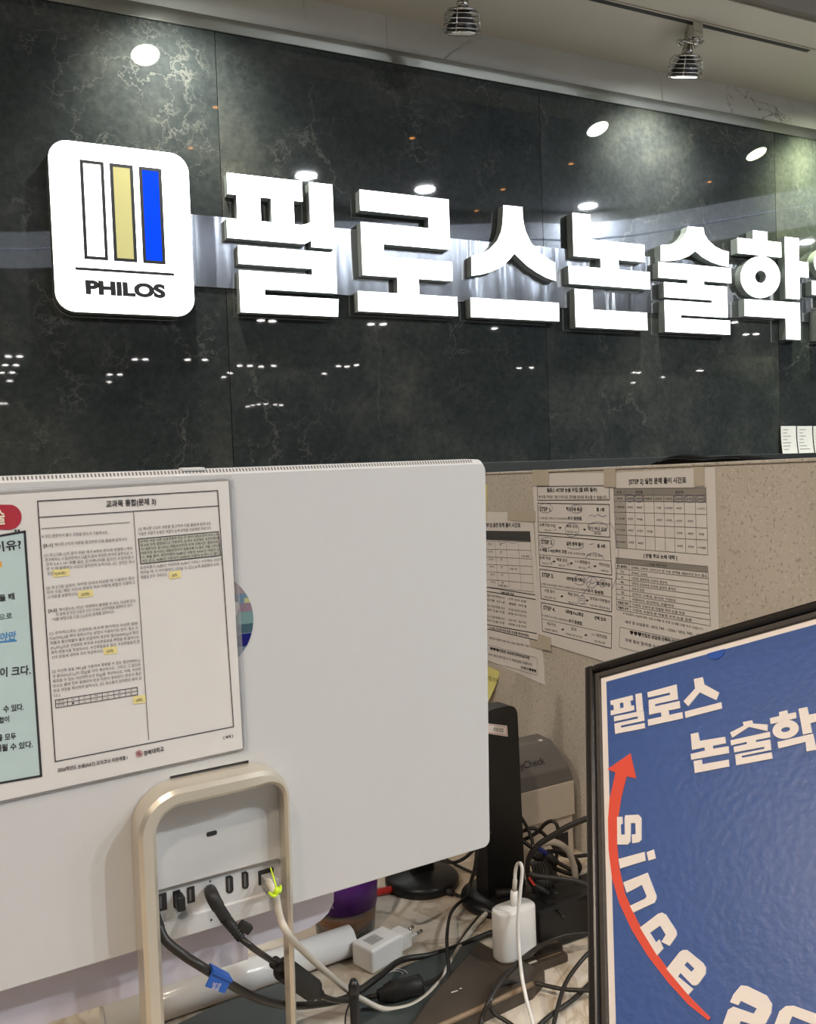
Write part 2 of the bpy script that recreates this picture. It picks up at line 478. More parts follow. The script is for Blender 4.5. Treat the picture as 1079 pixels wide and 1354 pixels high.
class Print:
    """flat ink on a sheet; collects per colour, one mesh part per colour"""
    def __init__(s, frame, parent, off=0.0, cropdef=(0, 0, 1)):
        s.f, s.p, s.off, s.c, s.bins = frame, parent, off, cropdef, {}
    def uv(s, x, y):
        return s.f.uv(s.c[0] + x / s.c[2], s.c[1] + y / s.c[2], s.off)
    def add(s, m, vs, fs, lift=0.0003):
        V, Fc = s.bins.setdefault(m, ([], []))
        k = len(V); y = s.off - lift
        V.extend((a, y, b) for a, b in vs); Fc.extend(tuple(i + k for i in f) for f in fs)
    def text(s, body, p0, p1, h, m='ink', bold=False, lift=0.0004, slant=0.0):
        vs, fs = glyphs(body, bold)
        if not vs: return
        a, b = Vector(s.uv(*p0)), Vector(s.uv(*p1))
        t = Vector(s.uv(p0[0], p0[1] - h)); hh = (t - a).length
        x0, x1 = min(v[0] for v in vs), max(v[0] for v in vs)
        d = b - a; L = d.length; d /= L; n = Vector((-d.y, d.x))
        sx, sy = L / max(x1 - x0, 1e-6), hh / 0.80
        s.add(m, [tuple(a + d * ((x - x0) * sx + slant * y * sy) + n * (y * sy)) for x, y in vs], fs, lift)
    def poly(s, pts, m, lift=0.0002):
        q = [s.uv(*p) for p in pts]
        tr = tessellate_polygon([[Vector((a, b, 0)) for a, b in q]])
        s.add(m, q, tr, lift)
    def line(s, p0, p1, w, m='ink', lift=0.0003):
        a, b = Vector(s.uv(*p0)), Vector(s.uv(*p1)); d = (b - a).normalized(); n = Vector((-d.y, d.x)) * (w / 2)
        e = d * abs(w) / 2
        s.add(m, [tuple(a + n - e), tuple(a - n - e), tuple(b - n + e), tuple(b + n + e)], [(0, 1, 2, 3)], lift)
    def path(s, pts, w, m='ink', closed=False, lift=0.0003):
        for a, b in zip(pts, pts[1:] + (pts[:1] if closed else [])):
            s.line(a, b, w, m, lift)
    def loop(s, cx, cy, rx, ry, w, m='pen', lift=0.0006):
        keep, s.bins = s.bins, {}
        s._loop(cx, cy, rx, ry, w, m, lift); s.flush({m: 'pen_circle' if m == 'pen' else 'emblem_petal'}); s.bins = keep
    def _loop(s, cx, cy, rx, ry, w, m, lift):
        s.path([(cx + rx * math.cos(i * math.pi / 8), cy + ry * math.sin(i * math.pi / 8)) for i in range(16)], w, m, True, lift)
    def flush_only(s, m, name):
        one = {m: s.bins.pop(m)}; keep, s.bins = s.bins, one
        s.flush({m: name}); s.bins = keep
    def flush(s, names):
        for m, (V, Fc) in s.bins.items():
            me = bpy.data.meshes.new('print'); me.from_pydata(V, [], Fc); me.update()
            link(names.get(m, 'printed_text'), me, m, s.p)
        s.bins = {}

def sheet(name, frame, uvpts, m, parent, t=0.0004, off=0.0):
    return prism(name, uvpts, off - t, off, m, parent)

# ================================================================== STRUCTURE
D = 2.1485                 # wall distance
Z0 = EYE.z
TOP, SOFF = Z0 + 1.087, Z0 + 1.212
LEDGE = Z0 + 0.040
wall = struct(box('wall_back', (-2.6, D + 0.02, 0), (5.4, D + 0.16, 3.4), 'hall'), 'wall clad in dark polished marble')
seams = [-2.2, -1.285, -0.37, 0.546, 1.468, 2.383, 3.30, 4.22, 5.13]
for a, b in zip(seams, seams[1:]):
    o = box('marble_panel', (a + 0.0008, D, LEDGE), (b - 0.0008, D + 0.021, TOP), 'dark_marble', wall)
    o = box('marble_panel', (a + 0.0008, D, 0.10), (b - 0.0008, D + 0.021, LEDGE - 0.06), 'dark_marble', wall)
struct(box('trim_1', (-2.2, D - 0.008, TOP), (5.13, D + 0.02, TOP + 0.034), 'trim', None, 0.001), 'polished steel strip above the dark marble')
struct(box('trim_2', (-2.2, D - 0.022, LEDGE - 0.062), (5.13, D + 0.02, LEDGE), 'trim', None, 0.001), 'steel ledge below the dark marble')
for a, b in zip([-2.2, -0.6, 1.0, 2.6, 4.2], [-0.6, 1.0, 2.6, 4.2, 5.13]):
    box('white_marble_panel', (a + 0.0006, D, TOP + 0.034), (b - 0.0006, D + 0.021, SOFF + 0.02), 'white_marble', wall)
struct(box('floor', (-14, -24, -0.05), (18, D + 0.16, 0), 'floor'))
ceil = struct(box('ceiling', (-2.6, 1.83, SOFF), (5.4, D + 0.02, SOFF + 0.06), 'ceil'), 'warm white soffit over the sign wall')
struct(box('trim_3', (-2.6, 1.757, SOFF - 0.004), (5.4, 1.83, SOFF + 0.06), 'ceil', None, 0.001), 'raised edge strip of the soffit')
struct(box('trim_4', (-2.6, 1.735, SOFF + 0.001), (5.4, 1.757, SOFF + 0.05), 'fascia'), 'taupe fascia along the soffit')
struct(box('wall_upper', (-2.6, 1.735, SOFF + 0.05), (5.4, 1.77, 3.38), 'black_matte'), 'dark upstand above the soffit')
HALL = Z0 + 1.97
struct(box('ceiling_hall', (-14, -24, HALL), (18, 1.735, HALL + 0.1), 'hall'), 'dark hall ceiling')
struct(box('wall_far', (-14, -24.2, 0), (18, -24, HALL), 'hall'), 'far dark wall of the hall')

# pale bulkhead in the hall, seen mirrored in the marble
def mirror_hit(px, py, z):
    d = ray(px, py)
    t = (z - EYE.z) / d.z
    p = EYE + d * t
    p.y = 2 * D - p.y
    return p
bh = [mirror_hit(px, py, HALL - 0.10) for px, py in ((-60, 306), (30, 307), (440, 292), (600, 297), (700, 294), (760, 297), (840, 289), (940, 271), (1079, 246), (1180, 226))]
ring = []
for p in bh:
    q = (p - Vector((0, 0, p.z))) ; away = Vector((q.x, q.y - 2 * D, 0)).normalized()
    ring.append((p, away))
def strip(name, z0, z1, back0, back1, m, parent=None):
    b_ = bmesh.new(); rg = []
    for p, w in ring:
        rg.append([b_.verts.new((p.x + w.x * k, p.y + w.y * k, z)) for k, z in ((back0, z1), (back0, z0), (back1, z0), (back1, z1))])
    for A, B in zip(rg, rg[1:]):
        for k in range(4): b_.faces.new((A[k], A[(k + 1) % 4], B[(k + 1) % 4], B[k]))
    b_.faces.new(rg[0]); b_.faces.new(rg[-1])
    return link(name, bm_mesh(b_), m, parent)
bh_o = struct(strip('trim_5', HALL - 0.35, HALL, 0.03, 0.3, 'hall'), 'curved bulkhead under the hall ceiling with two lit panels')
strip('lit_panel', HALL - 0.215, HALL - 0.10, 0.0, 0.029, 'bulk', bh_o)
strip('lit_panel', HALL - 0.35, HALL - 0.228, 0.0, 0.029, 'bulk', bh_o)

# ------------------------------------------------------------------ hall downlights (mirrored in the wall), added fill lamps
ring_me = bm_mesh(lathe_bm([(0.052, -0.004), (0.066, -0.004), (0.066, 0.004), (0.052, 0.004)], 20))
lens_me = bm_mesh(lathe_bm([(0, -0.002), (0.052, -0.002), (0.052, 0.001)], 20))
def downlight(px, py, mname, rad, label, group, z=None, pos=None):
    p = pos or mirror_hit(px, py, z or HALL - 0.006)
    if p.y < -23.5: return
    t = thing('ceiling_downlight', label, 'downlight', Matrix.Translation(p) @ Matrix.Diagonal((rad / 0.052, rad / 0.052, 1, 1)), group)
    a = bpy.data.objects.new('bezel', ring_me.copy()); COL.objects.link(a); a.parent = t; a.data.materials.append(MT['white'])
    l = bpy.data.objects.new('lens', lens_me.copy()); COL.objects.link(l); l.parent = t; l.data.materials.append(MT[mname])
for px, py in ((405, 232), (562, 250), (777, 272), (1065, 320)):
    downlight(px, py, 'lamp_near', 0.062, 'large bright downlight in the hall ceiling row above the front of the desk', 'near row of hall downlights')
def fill_light(x, y, mname, rad, label, group):
    downlight(0, 0, mname, rad, label, group, None, Vector((x, y, HALL - 0.006)))
for x, y in ((-1.7, 0.7), (-2.4, -0.6), (-0.75, -0.35), (-0.35, -0.95)):  # unseen warm lamps added to brighten the partition and the desk's left
    fill_light(x, y, 'lamp_fill', 0.062, 'added warm fill lamp in the hall ceiling off the open end of the desk', 'added warm fill lamps')
far = [(x / 2, 400 + y / 2) for x, y in ((22, 142), (52, 142), (14, 165), (42, 165), (5, 185), (33, 185), (26, 207), (2, 267), (14, 267), (357, 150), (384, 150), (496, 151),
       (542, 151), (290, 190), (317, 190), (289, 210), (633, 167), (661, 167), (608, 186), (592, 197), (690, 169), (724, 167), (655, 275), (668, 272), (684, 269),
       (703, 268), (728, 270), (743, 271), (858, 188), (895, 168), (918, 169), (943, 165), (690, 47), (720, 49), (981, 57), (1013, 57))]
far += [(540 + x / 2.0, 220 + y / 2.0) for x, y in ((228, 428), (293, 533), (326, 532), (597, 545), (610, 545), (673, 557), (595, 572), (775, 540), (767, 540), (862, 412), (893, 444), (920, 443))]
for px, py in far:
    dist = abs(mirror_hit(px, py, HALL).y)
    downlight(px, py, 'lamp_far', 0.045 if dist < 14 else 0.055, 'small white downlight far back in the hall ceiling', 'far hall downlights')
for px, py in ((285, 141), (252, 195), (545, 182), (665, 250), (755, 216), (938, 240), (630, 278)):
    downlight(px, py, 'lamp_warm', 0.016, 'small amber downlight in the hall ceiling', 'amber hall downlights')

# ------------------------------------------------------------------ track and spotlights
TRK = 1.883
trk = thing('light_track', 'dark slotted lighting track let into the soffit above the sign', 'lighting track', Matrix.Translation((0, TRK, SOFF)))
box('rail', (-1.5, -0.007, -0.004), (2.235, 0.007, 0.01), 'black_matte', trk)
box('rail_side', (-1.5, -0.012, -0.003), (2.3, -0.007, 0.01), 'ceil', trk)
box('end_cap', (2.235, -0.006, -0.003), (2.30, 0.006, 0.01), 'ceil', trk)

def spotlight(x, lens_pos, lens_mat, label, lit=True, power=27.0, col=(1.0, 0.98, 0.86)):
    """cage spotlight: adapter on the track at x, lens centre at lens_pos"""
    t = thing('track_spotlight', label, 'spotlight', Matrix.Translation((x, TRK, SOFF)), 'cage spotlights on the track')
    L = Vector(lens_pos) - Vector((x, TRK, SOFF))
    box('adapter', (-0.017, -0.011, -0.043), (0.017, 0.011, 0.0), 'chrome', t, 0.002)
    lathe('swivel', [(0, -0.062), (0.007, -0.06), (0.009, -0.05), (0.007, -0.042)], 'chrome', t, 12)
    ax = Vector((L.x * 0.55, L.y, L.z + 0.062)).normalized()     # aim
    ax = Vector((0.10, 0.34, -0.93)).normalized()
    q = ax.to_track_quat('-Z', 'Y').to_matrix().to_4x4()
    head = Matrix.Translation(L) @ q
    side = (q @ Vector((1, 0, 0))).xyz
    neck = L - ax * 0.085
    top = Vector((0, 0, -0.056))
    for s in (-1, 1):
        tube('yoke_arm', [top, top * 0.6 + neck * 0.4 + side * s * 0.030 + Vector((0, 0, 0.006)), neck + side * s * 0.034, neck + side * s * 0.020 + ax * 0.012], 0.0042, 'chrome', t, 8, 5)
    h = bpy.data.objects.new('lamp_head', None)
    def part(nm, me, m, sm=True):
        me.transform(head); return link(nm, me, m, t, sm)
    part('lamp_neck', bm_mesh(lathe_bm([(0, 0.112), (0.013, 0.110), (0.013, 0.070), (0.0155, 0.068), (0.0155, 0.052), (0.0, 0.050)], 20)), 'chrome')
    part('cap_plate', bm_mesh(lathe_bm([(0, 0.054), (0.036, 0.053), (0.038, 0.050), (0.036, 0.047), (0, 0.047)], 28)), 'chrome')
    part('lamp_body', bm_mesh(lathe_bm([(0, 0.047), (0.020, 0.046), (0.036, 0.016), (0.037, 0.001), (0.0365, 0.0), (0.0, 0.0005)], 28)), 'black')
    for k, z in enumerate((0.040, 0.029, 0.018, 0.007)):
        R = 0.043 + 0.0012 * k
        part('cage_ring', bm_mesh(tube_bm([(R * math.cos(a), R * math.sin(a), z) for a in (2 * math.pi * i / 28 for i in range(28))], 0.0014, 6, 0, True)), 'wire')
    for k in range(4):
        a = math.pi / 4 + k * math.pi / 2 + 0.3
        c, s = math.cos(a), math.sin(a)
        part('cage_rod', bm_mesh(tube_bm([(0.034 * c, 0.034 * s, 0.049), (0.0425 * c, 0.0425 * s, 0.046), (0.0475 * c, 0.0475 * s, 0.0), (0.046 * c, 0.046 * s, -0.003)], 0.0014, 6, 0)), 'wire')
    part('lens_rim', bm_mesh(lathe_bm([(0.036, 0.002), (0.043, 0.001), (0.043, -0.003), (0.036, -0.003)], 32)), 'chrome')
    part('lens', bm_mesh(lathe_bm([(0.0, -0.002), (0.035, -0.002), (0.036, 0.001)], 32)), lens_mat if lit else 'term_white')
    if lit:
        ld = bpy.data.lights.new('spot_beam', 'SPOT'); ld.energy = power; ld.color = col; ld.spot_size = math.radians(115); ld.spot_blend = 1.0; ld.shadow_soft_size = 0.010
        lo_ = bpy.data.objects.new('spot_beam', ld); COL.objects.link(lo_); lo_.parent = t
        bd = Vector((0.10, 0.62, -0.78)).normalized()
        lo_.matrix_local = Matrix.Translation(L + ax * 0.005) @ bd.to_track_quat('-Z', 'Y').to_matrix().to_4x4()
    return t

SPY = 1.952
def spot_from_mirror(px, py):
    p = hit(px, py, (0, 2 * D - SPY, 0), Vector((0, 1, 0)))
    return Vector((p.x, SPY, p.z))
s2 = spot_from_mirror(790, 170)
s3 = spot_from_mirror(1000, 203)
s0 = spot_from_mirror(192, 72)
s1 = hit(610, 44, (0, SPY, 0), Vector((0, 1, 0)))
spotlight(s2.x - 0.02, s2, 'spot_a', 'lit chrome cage spotlight hanging from the visible end of the track')
spotlight(s1.x - 0.02, s1, 'spot_a', 'unlit chrome cage spotlight on the track over the third sign letter', False)
spotlight(s0.x - 0.02, s0, 'spot_a', 'lit chrome cage spotlight over the logo box')
spotlight(s3.x - 0.02, s3, 'spot_b', 'lit greenish cage spotlight past the end of the track by the last letters', True, 38.0, (0.92, 1.0, 0.62))

# ------------------------------------------------------------------ sign: steel band, logo box, letters
band = tag(box('steel_band', (0.20, D - 0.0046, Z0 + 0.478), (4.0, D - 0.0002, Z0 + 0.648), 'band', None, 0.0008),
           'brushed steel band on the dark marble behind the sign letters', 'wall band')
SF = Frame((0, D - 0.032, Z0), (1, 0, 0), (0, 0, 1))

def snap(loops, tol=0.0045):
    """square up nearly level or upright edges"""
    for ax in (0, 1):
        vals = sorted({p[ax] for l in loops for p in l})
        groups, cur = [], []
        for v in vals:
            if cur and v - cur[0] > tol: groups.append(cur); cur = []
            cur.append(v)
        groups.append(cur)
        mp = {v: sum(g) / len(g) for g in groups for v in g}
        for l in loops:
            for i, p in enumerate(l):
                l[i] = (mp[p[0]], p[1]) if ax == 0 else (p[0], mp[p[1]])
    return loops

def letter(label, c, pieces, group='illuminated sign letters'):
    """pieces: (outline, [holes], squared) in crop pixels"""
    conv = []
    for out, holes, sq in pieces:
        loops = [[SF.uv(c[0] + x / c[2], c[1] + y / c[2]) for x, y in l] for l in [out] + list(holes)]
        conv.append(snap(loops) if sq else loops)
    xs = [p[0] for l in conv for p in l[0]]; zs = [p[1] for l in conv for p in l[0]]
    ox, oz = (min(xs) + max(xs)) / 2, min(zs)
    t = thing('sign_letter', label, 'sign letter', Matrix.Translation((ox, D - 0.032, Z0 + oz)), group)
    for loops in conv:
        L = [[(x - ox, z - oz) for x, z in l] for l in loops]
        prism('letter_return', L[0], 0.0022, 0.031, 'return', t, L[1:])
        prism('letter_face', L[0], 0.0, 0.0022, 'sign', t, L[1:])
    return t

def ell(cx, cy, rx, ry, n=40):
    return [(cx + rx * math.cos(2 * math.pi * i / n), cy + ry * math.sin(2 * math.pi * i / n)) for i in range(n)]

letter('lit white block letter next to the logo box, first of the sign', (280, 210, 5.395), [
    ([(110, 103), (645, 163), (648, 302), (588, 298), (583, 460), (640, 468), (680, 463), (706, 452), (697, 163), (863, 178), (875, 640), (712, 630), (709, 582), (660, 600), (600, 605), (112, 565), (108, 428), (184, 432), (178, 256), (112, 247)],
     [[(348, 275), (427, 283), (427, 453), (350, 443)]], True),
    ([(188, 618), (880, 668), (890, 960), (378, 930), (380, 970), (905, 1003), (908, 1127), (210, 1092), (195, 793), (720, 828), (718, 785), (190, 745)], [], True)])
letter('lit white block letter shaped like a stepped maze with one foot bar', (450, 230, 6.347), [
    ([(165, 132), (912, 213), (920, 632), (365, 590), (365, 690), (938, 740), (942, 895), (660, 880), (660, 1012), (983, 1033), (985, 1192), (155, 1150), (148, 985), (485, 1000), (480, 870), (190, 848), (172, 402), (745, 455), (743, 362), (168, 302)], [], True)])
letter('lit white letter of a tall curved tent shape over a long bar', (600, 250, 6.744), [
    ([(445, 143), (612, 160), (616, 240), (624, 310), (643, 380), (690, 480), (770, 570), (850, 630), (905, 658), (912, 818), (830, 790), (740, 740), (660, 685), (590, 620), (543, 572),
      (500, 625), (430, 690), (340, 735), (250, 760), (162, 772), (160, 597), (240, 580), (320, 535), (390, 460), (425, 380), (438, 310), (443, 230)], [], False),
    ([(152, 968), (938, 1015), (940, 1178), (158, 1140)], [], True)])
letter('lit white block letter with an L shape above and another L below', (735, 270, 7.526), [
    ([(168, 85), (343, 103), (350, 352), (880, 402), (885, 572), (625, 553), (625, 650), (935, 675), (940, 845), (135, 790), (130, 610), (452, 638), (448, 540), (182, 515)], [], True),
    ([(190, 843), (365, 853), (370, 1050), (908, 1080), (912, 1253), (203, 1222)], [], True)])
letter('lit white letter with a small curved tent above stacked bars', (855, 280, 7.52), [
    ([(415, 145), (565, 158), (575, 220), (610, 280), (680, 345), (750, 380), (818, 400), (815, 545), (740, 530), (650, 500), (560, 450), (487, 388), (420, 440), (330, 475), (240, 487), (145, 487), (145, 332), (230, 325), (310, 300), (370, 250), (405, 200)], [], False),
    ([(120, 500), (840, 560), (843, 708), (570, 688), (570, 730), (800, 743), (808, 1052), (343, 1025), (343, 1055), (830, 1083), (832, 1220), (190, 1192), (183, 875), (655, 910), (655, 880), (180, 845), (177, 700), (413, 718), (413, 677), (122, 652)], [], True)])
letter('lit white letter with a ring between a hat bar and an angled foot', (955, 290, 7.968), [
    ([(328, 118), (475, 130), (477, 228), (622, 243), (622, 398), (168, 357), (165, 195), (328, 210)], [], True),
    (ell(405, 608, 207, 220), [ell(408, 605, 62, 68, 24)], False),
    ([(660, 185), (803, 198), (808, 445), (907, 452), (910, 612), (815, 608), (820, 838), (680, 835)], [], True),
    ([(240, 840), (820, 880), (822, 1265), (678, 1265), (675, 1040), (240, 1018)], [], True)])
letter('lit white letter cut by the picture edge after the ringed letter, last of the sign', (955, 290, 7.968), [
    (ell(1150, 450, 180, 165), [ell(1153, 450, 55, 52, 24)], False),
    ([(950, 640), (1390, 690), (1390, 830), (1235, 815), (1235, 915), (1090, 905), (1090, 800), (950, 790)], [], True),
    ([(1000, 960), (1150, 965), (1150, 1140), (1590, 1160), (1590, 1300), (1000, 1275)], [], True),
    ([(1430, 250), (1580, 265), (1585, 1080), (1440, 1070), (1438, 860), (1300, 850), (1300, 720), (1436, 730)], [], True)])

# logo box
C8 = (40, 170, 4.496)
def s8(x, y): return SF.uv(C8[0] + x / C8[2], C8[1] + y / C8[2])
lx0 = (s8(108, 200)[0] + s8(148, 960)[0]) / 2; lx1 = (s8(945, 300)[0] + s8(974, 1020)[0]) / 2
lz1 = (s8(300, 78)[1] + s8(800, 142)[1]) / 2; lz0 = (s8(300, 1089)[1] + s8(860, 1114)[1]) / 2
logo = thing('logo_sign', 'lit white rounded logo box with three bars and dark lettering', 'sign', Matrix.Translation(((lx0 + lx1) / 2, D - 0.032, Z0 + lz0)), None)
cx = (lx0 + lx1) / 2
rr = rrect(lx0 - cx, 0, lx1 - cx, lz1 - lz0, 0.042, 10)
prism('box_return', rr, 0.003, 0.031, 'return', logo)
prism('box_face', rr, 0.0, 0.003, 'sign', logo)
for (x0, y0, x1, y1), fill, nm in (((292, 190, 450, 780), 'sign', 'white_bar'), ((478, 210, 625, 795), 'sign_khaki', 'khaki_bar'), ((652, 232, 792, 805), 'sign_blue', 'blue_bar')):
    a = s8(x0, (y0 + y1) / 2)[0]; ym = (x0 + x1) / 2
    if nm == 'white_bar': pts = [(292, 183), (437, 200), (463, 785), (322, 775)]
    elif nm == 'khaki_bar': pts = [(470, 205), (611, 220), (636, 797), (498, 787)]
    else: pts = [(645, 225), (780, 240), (804, 808), (670, 800)]
    q = [s8(*p) for p in pts]
    xa, xb = (q[0][0] + q[3][0]) / 2 - cx, (q[1][0] + q[2][0]) / 2 - cx
    za, zb = (q[2][1] + q[3][1]) / 2 - lz0, (q[0][1] + q[1][1]) / 2 - lz0
    e = 0.0072
    o = prism('bar_outline', [(xa, za), (xb, za), (xb, zb), (xa, zb)], -0.0008, 0.001, 'logo_black', logo, [[(xa + e, za + e), (xa + e, zb - e), (xb - e, zb - e), (xb - e, za + e)]])
    if fill != 'sign':
        prism(nm, [(xa + e, za + e), (xb - e, za + e), (xb - e, zb - e), (xa + e, zb - e)], -0.0004, 0.001, fill, logo)
qa, qb = s8(268, 833), s8(855, 867)
prism('rule', [(qa[0] - cx, (qa[1] + qb[1]) / 2 - lz0 - 0.0032), (qb[0] - cx, (qa[1] + qb[1]) / 2 - lz0 - 0.0032), (qb[0] - cx, (qa[1] + qb[1]) / 2 - lz0 + 0.0032), (qa[0] - cx, (qa[1] + qb[1]) / 2 - lz0 + 0.0032)], -0.0008, 0.001, 'logo_black', logo)
_tc.offset = 0.06
pf = Frame((cx, D - 0.032, Z0 + lz0), (1, 0, 0), (0, 0, 1))
_cache[('PHILOS', True)] = None; del _cache[('PHILOS', True)]
_tc.body = 'PHILOS'; _tc.resolution_u = 6; _me = _to.to_mesh(); _cache[('PHILOS', True)] = ([(v.co.x, v.co.y) for v in _me.vertices], [tuple(p.vertices) for p in _me.polygons]); _to.to_mesh_clear()
pr = Print(pf, logo, 0.0, C8)
vs, fs = _cache[('PHILOS', True)]
vx0, vx1 = min(v[0] for v in vs), max(v[0] for v in vs); vy0, vy1 = min(v[1] for v in vs), max(v[1] for v in vs)
ta, tb = s8(330, 985), s8(806, 1012); tt = s8(330, 897)
x0, x1 = ta[0] - cx, tb[0] - cx; z0 = (ta[1] + tb[1]) / 2 - lz0; hgt = tt[1] - ta[1]
pr.add('logo_black', [(x0 + (x - vx0) / (vx1 - vx0) * (x1 - x0), z0 + (y - vy0) / (vy1 - vy0) * hgt) for x, y in vs], fs, 0.0008)
pr.flush({'logo_black': 'logo_lettering'})

# ------------------------------------------------------------------ notes and bag on the ledge
NF = Frame((0, D - 0.006, Z0), (1, 0, 0), (0, 0, 1))
for k, (x0, x1) in enumerate(((1031.5, 1051.5), (1053, 1073), (1074.5, 1094))):
    u0, u1 = NF.uv(x0, 580)[0], NF.uv(x1, 580)[0]; zt = NF.uv(x0, 563.5)[1]
    t = thing('receipt_note', ['curled white note standing first on the steel ledge', 'white note standing on the steel ledge between two others', 'white note on the steel ledge cut by the picture edge'][k],
              'note', Matrix.Translation(((u0 + u1) / 2, D - 0.006, LEDGE)), 'notes on the ledge')
    w, h = (u1 - u0) / 2, zt - 0.040
    b = bmesh.new(); rows = []
    for i in range(7):
        f = i / 6; rows.append([b.verts.new((x, -0.010 * (1 - f) ** 2 - (0.004 if abs(x) > w * 0.9 else 0) * f, h * f)) for x in (-w, -w * 0.5, 0, w * 0.5, w)])
    for A, B in zip(rows, rows[1:]):
        for i in range(4): b.faces.new((A[i], A[i + 1], B[i + 1], B[i]))
    link('note_paper', bm_mesh(b), 'paper', t, True)
    V, Fc = [], []
    for i in range(7):
        f = 0.86 - i * 0.12; L = random.uniform(0.6, 1.5) * w
        y = -0.010 * (1 - f) ** 2 - 0.0008; z = h * f
        a = len(V); V += [(-w * 0.8, y, z), (-w * 0.8 + L, y, z), (-w * 0.8 + L, y + 0.0001, z + 0.0018), (-w * 0.8, y + 0.0001, z + 0.0018)]; Fc.append((a, a + 1, a + 2, a + 3))
    me = bpy.data.meshes.new('w'); me.from_pydata(V, [], Fc); link('written_lines', me, 'ink_grey', t)

# ------------------------------------------------------------------ desk and partition
XP = 0.80
desk = thing('reception_desk', 'reception desk with a cream marbled top', 'desk', Matrix.Translation((-0.3, 0.9, 0)))
def deskbox(nm, lo, hi, m, bev=0.0):
    return box(nm, (lo[0] + 0.3, lo[1] - 0.9, lo[2]), (hi[0] + 0.3, hi[1] - 0.9, hi[2]), m, desk, bev)
deskbox('desktop', (-1.6, 0.44, DESK - 0.03), (XP - 0.002, 1.62, DESK), 'desk', 0.003)
deskbox('front_panel', (-1.6, 0.46, 0.0), (XP - 0.002, 0.50, DESK - 0.03), 'terrazzo')
deskbox('side_panel', (-1.58, 0.50, 0.0), (-1.54, 1.55, DESK - 0.03), 'terrazzo')
PT = Z0 + 0.0075
part = thing('desk_partition', 'beige speckled stone partition beside the desk, covered with taped sheets', 'partition', Matrix.Translation((XP, 1.25, 0)))
box('stone_panel', (0, -0.60, 0.0), (0.045, 0.72, PT - 0.004), 'terrazzo', part, 0.002)
box('top_edge', (-0.0015, -0.601, PT - 0.004), (0.0465, 0.721, PT), 'terrazzo', part, 0.001)

# black bag lying on the partition
PF = Frame((XP, 1.25, Z0), (0, -1, 0), (0, 0, 1))
ua, ub = PF.uv(858, 612)[0], PF.uv(990, 606)[0]
bag = thing('black_pouch', 'flat black fabric pouch lying on top of the stone partition', 'pouch', Matrix.Translation((XP + 0.023, 1.25 - (ua + ub) / 2, PT)))
b = bmesh.new(); L = (ub - ua); rows = []
prof = [0.002, 0.007, 0.0115, 0.0125, 0.011, 0.008, 0.006, 0.0065, 0.0075, 0.007, 0.005, 0.0015]
for i, h in enumerate(prof):
    y = -L / 2 + L * i / (len(prof) - 1)
    rows.append([b.verts.new((x, -y, z)) for x, z in ((-0.020, 0), (-0.018, h * 0.8), (-0.006, h), (0.008, h * 0.97), (0.018, h * 0.7), (0.020, 0))])
for A, B in zip(rows, rows[1:]):
    for k in range(6): b.faces.new((A[k], A[(k + 1) % 6], B[(k + 1) % 6], B[k]))
b.faces.new(rows[0]); b.faces.new(rows[-1])
link('pouch_body', bm_mesh(b), 'fabric', bag, True)
tube('zip_seam', [(-0.0195, -(-L / 2 + L * i / 11), prof[i] * 0.55) for i in range(1, 11)], 0.0008, 'black', bag, 5, 2)

# ================================================================== SHEETS ON THE PARTITION
C4 = (700, 620, 4.15)
def px4(x, y): return (C4[0] + x / C4[2], C4[1] + y / C4[2])
def psheet(name, label, corners, off=0.0, cdef=C4, group='timetable sheets taped to the partition'):
    pts = [PF.uv(*p, -off) for p in corners]
    cxm = sum(p[0] for p in pts) / len(pts); zb = min(p[1] for p in pts)
    fr = Frame(PF.o + PF.ex * cxm + PF.ez * zb, PF.ex, PF.ez)
    t = thing(name, label, 'paper sheet', fr.mat(), group)
    sheet('paper', fr, [(a - cxm, b - zb) for a, b in pts], 'paper', t, 0.0005, -off)
    return t, Print(fr, t, -off - 0.0006, cdef)
def tape_strip(p, corners):
    pts = [p.f.uv(*c, p.off) for c in corners]
    prism('tape', pts, p.off - 0.0012, p.off - 0.0008, 'tape', p.p)

# lower sheet, half hidden by the computer
C9 = (630, 640, 4.836)
t, p = psheet('timetable_sheet', 'white timetable sheet with a dark table header, half hidden by the computer', [(598, 676), (704, 678), (721, 906), (612, 858)], 0.0, C9)
q = p
q.text('[STEP 2] 실전 문제 풀이 시간표', (40, 272), (283, 275), 24, 'ink', True)
q.poly([(-60, 297), (343, 302), (348, 367), (-60, 352)], 'tdark')
rowsL = [(363, 370), (412, 425), (458, 480), (505, 528), (552, 580), (598, 636), (645, 690)]
for a, b_ in rowsL: q.line((-60, a), (348 + (b_ - 370) * 0.06, b_), 0.0006, 'ink_grey')
for x0, x1 in ((118, 140), (190, 212), (268, 288), (345, 365)): q.line((x0, 366), (x1, 680 if x0 > 200 else 660), 0.0005, 'ink_grey')
for i, y in enumerate((388, 436, 484, 532, 582, 632)):
    q.text(['10시', '11시', '2시', '4시', '6시', '7시'][i], (74 + i * 4, y), (100 + i * 4, y + 3), 13, 'ink_grey')
    q.text('반', (150 + i * 3, y + 5), (160 + i * 3, y + 6), 13, 'ink_grey')
q.text('논술 문제', (288, 466), (338, 470), 13, 'ink_grey'); q.text('논술 수학', (215, 547), (263, 552), 13, 'ink_grey'); q.text('대면 첨삭', (147, 655), (203, 660), 13, 'ink_grey')
for a, b_, w in (((20, 652), (375, 709), 0.0014), ((20, 678), (377, 738), 0.0014), ((20, 890), (385, 956), 0.0014), ((20, 915), (390, 1000), 0.0012)):
    q.line(a, b_, w)
q.text('반별 대학 안내', (160, 702), (240, 712), 15, 'ink', True)
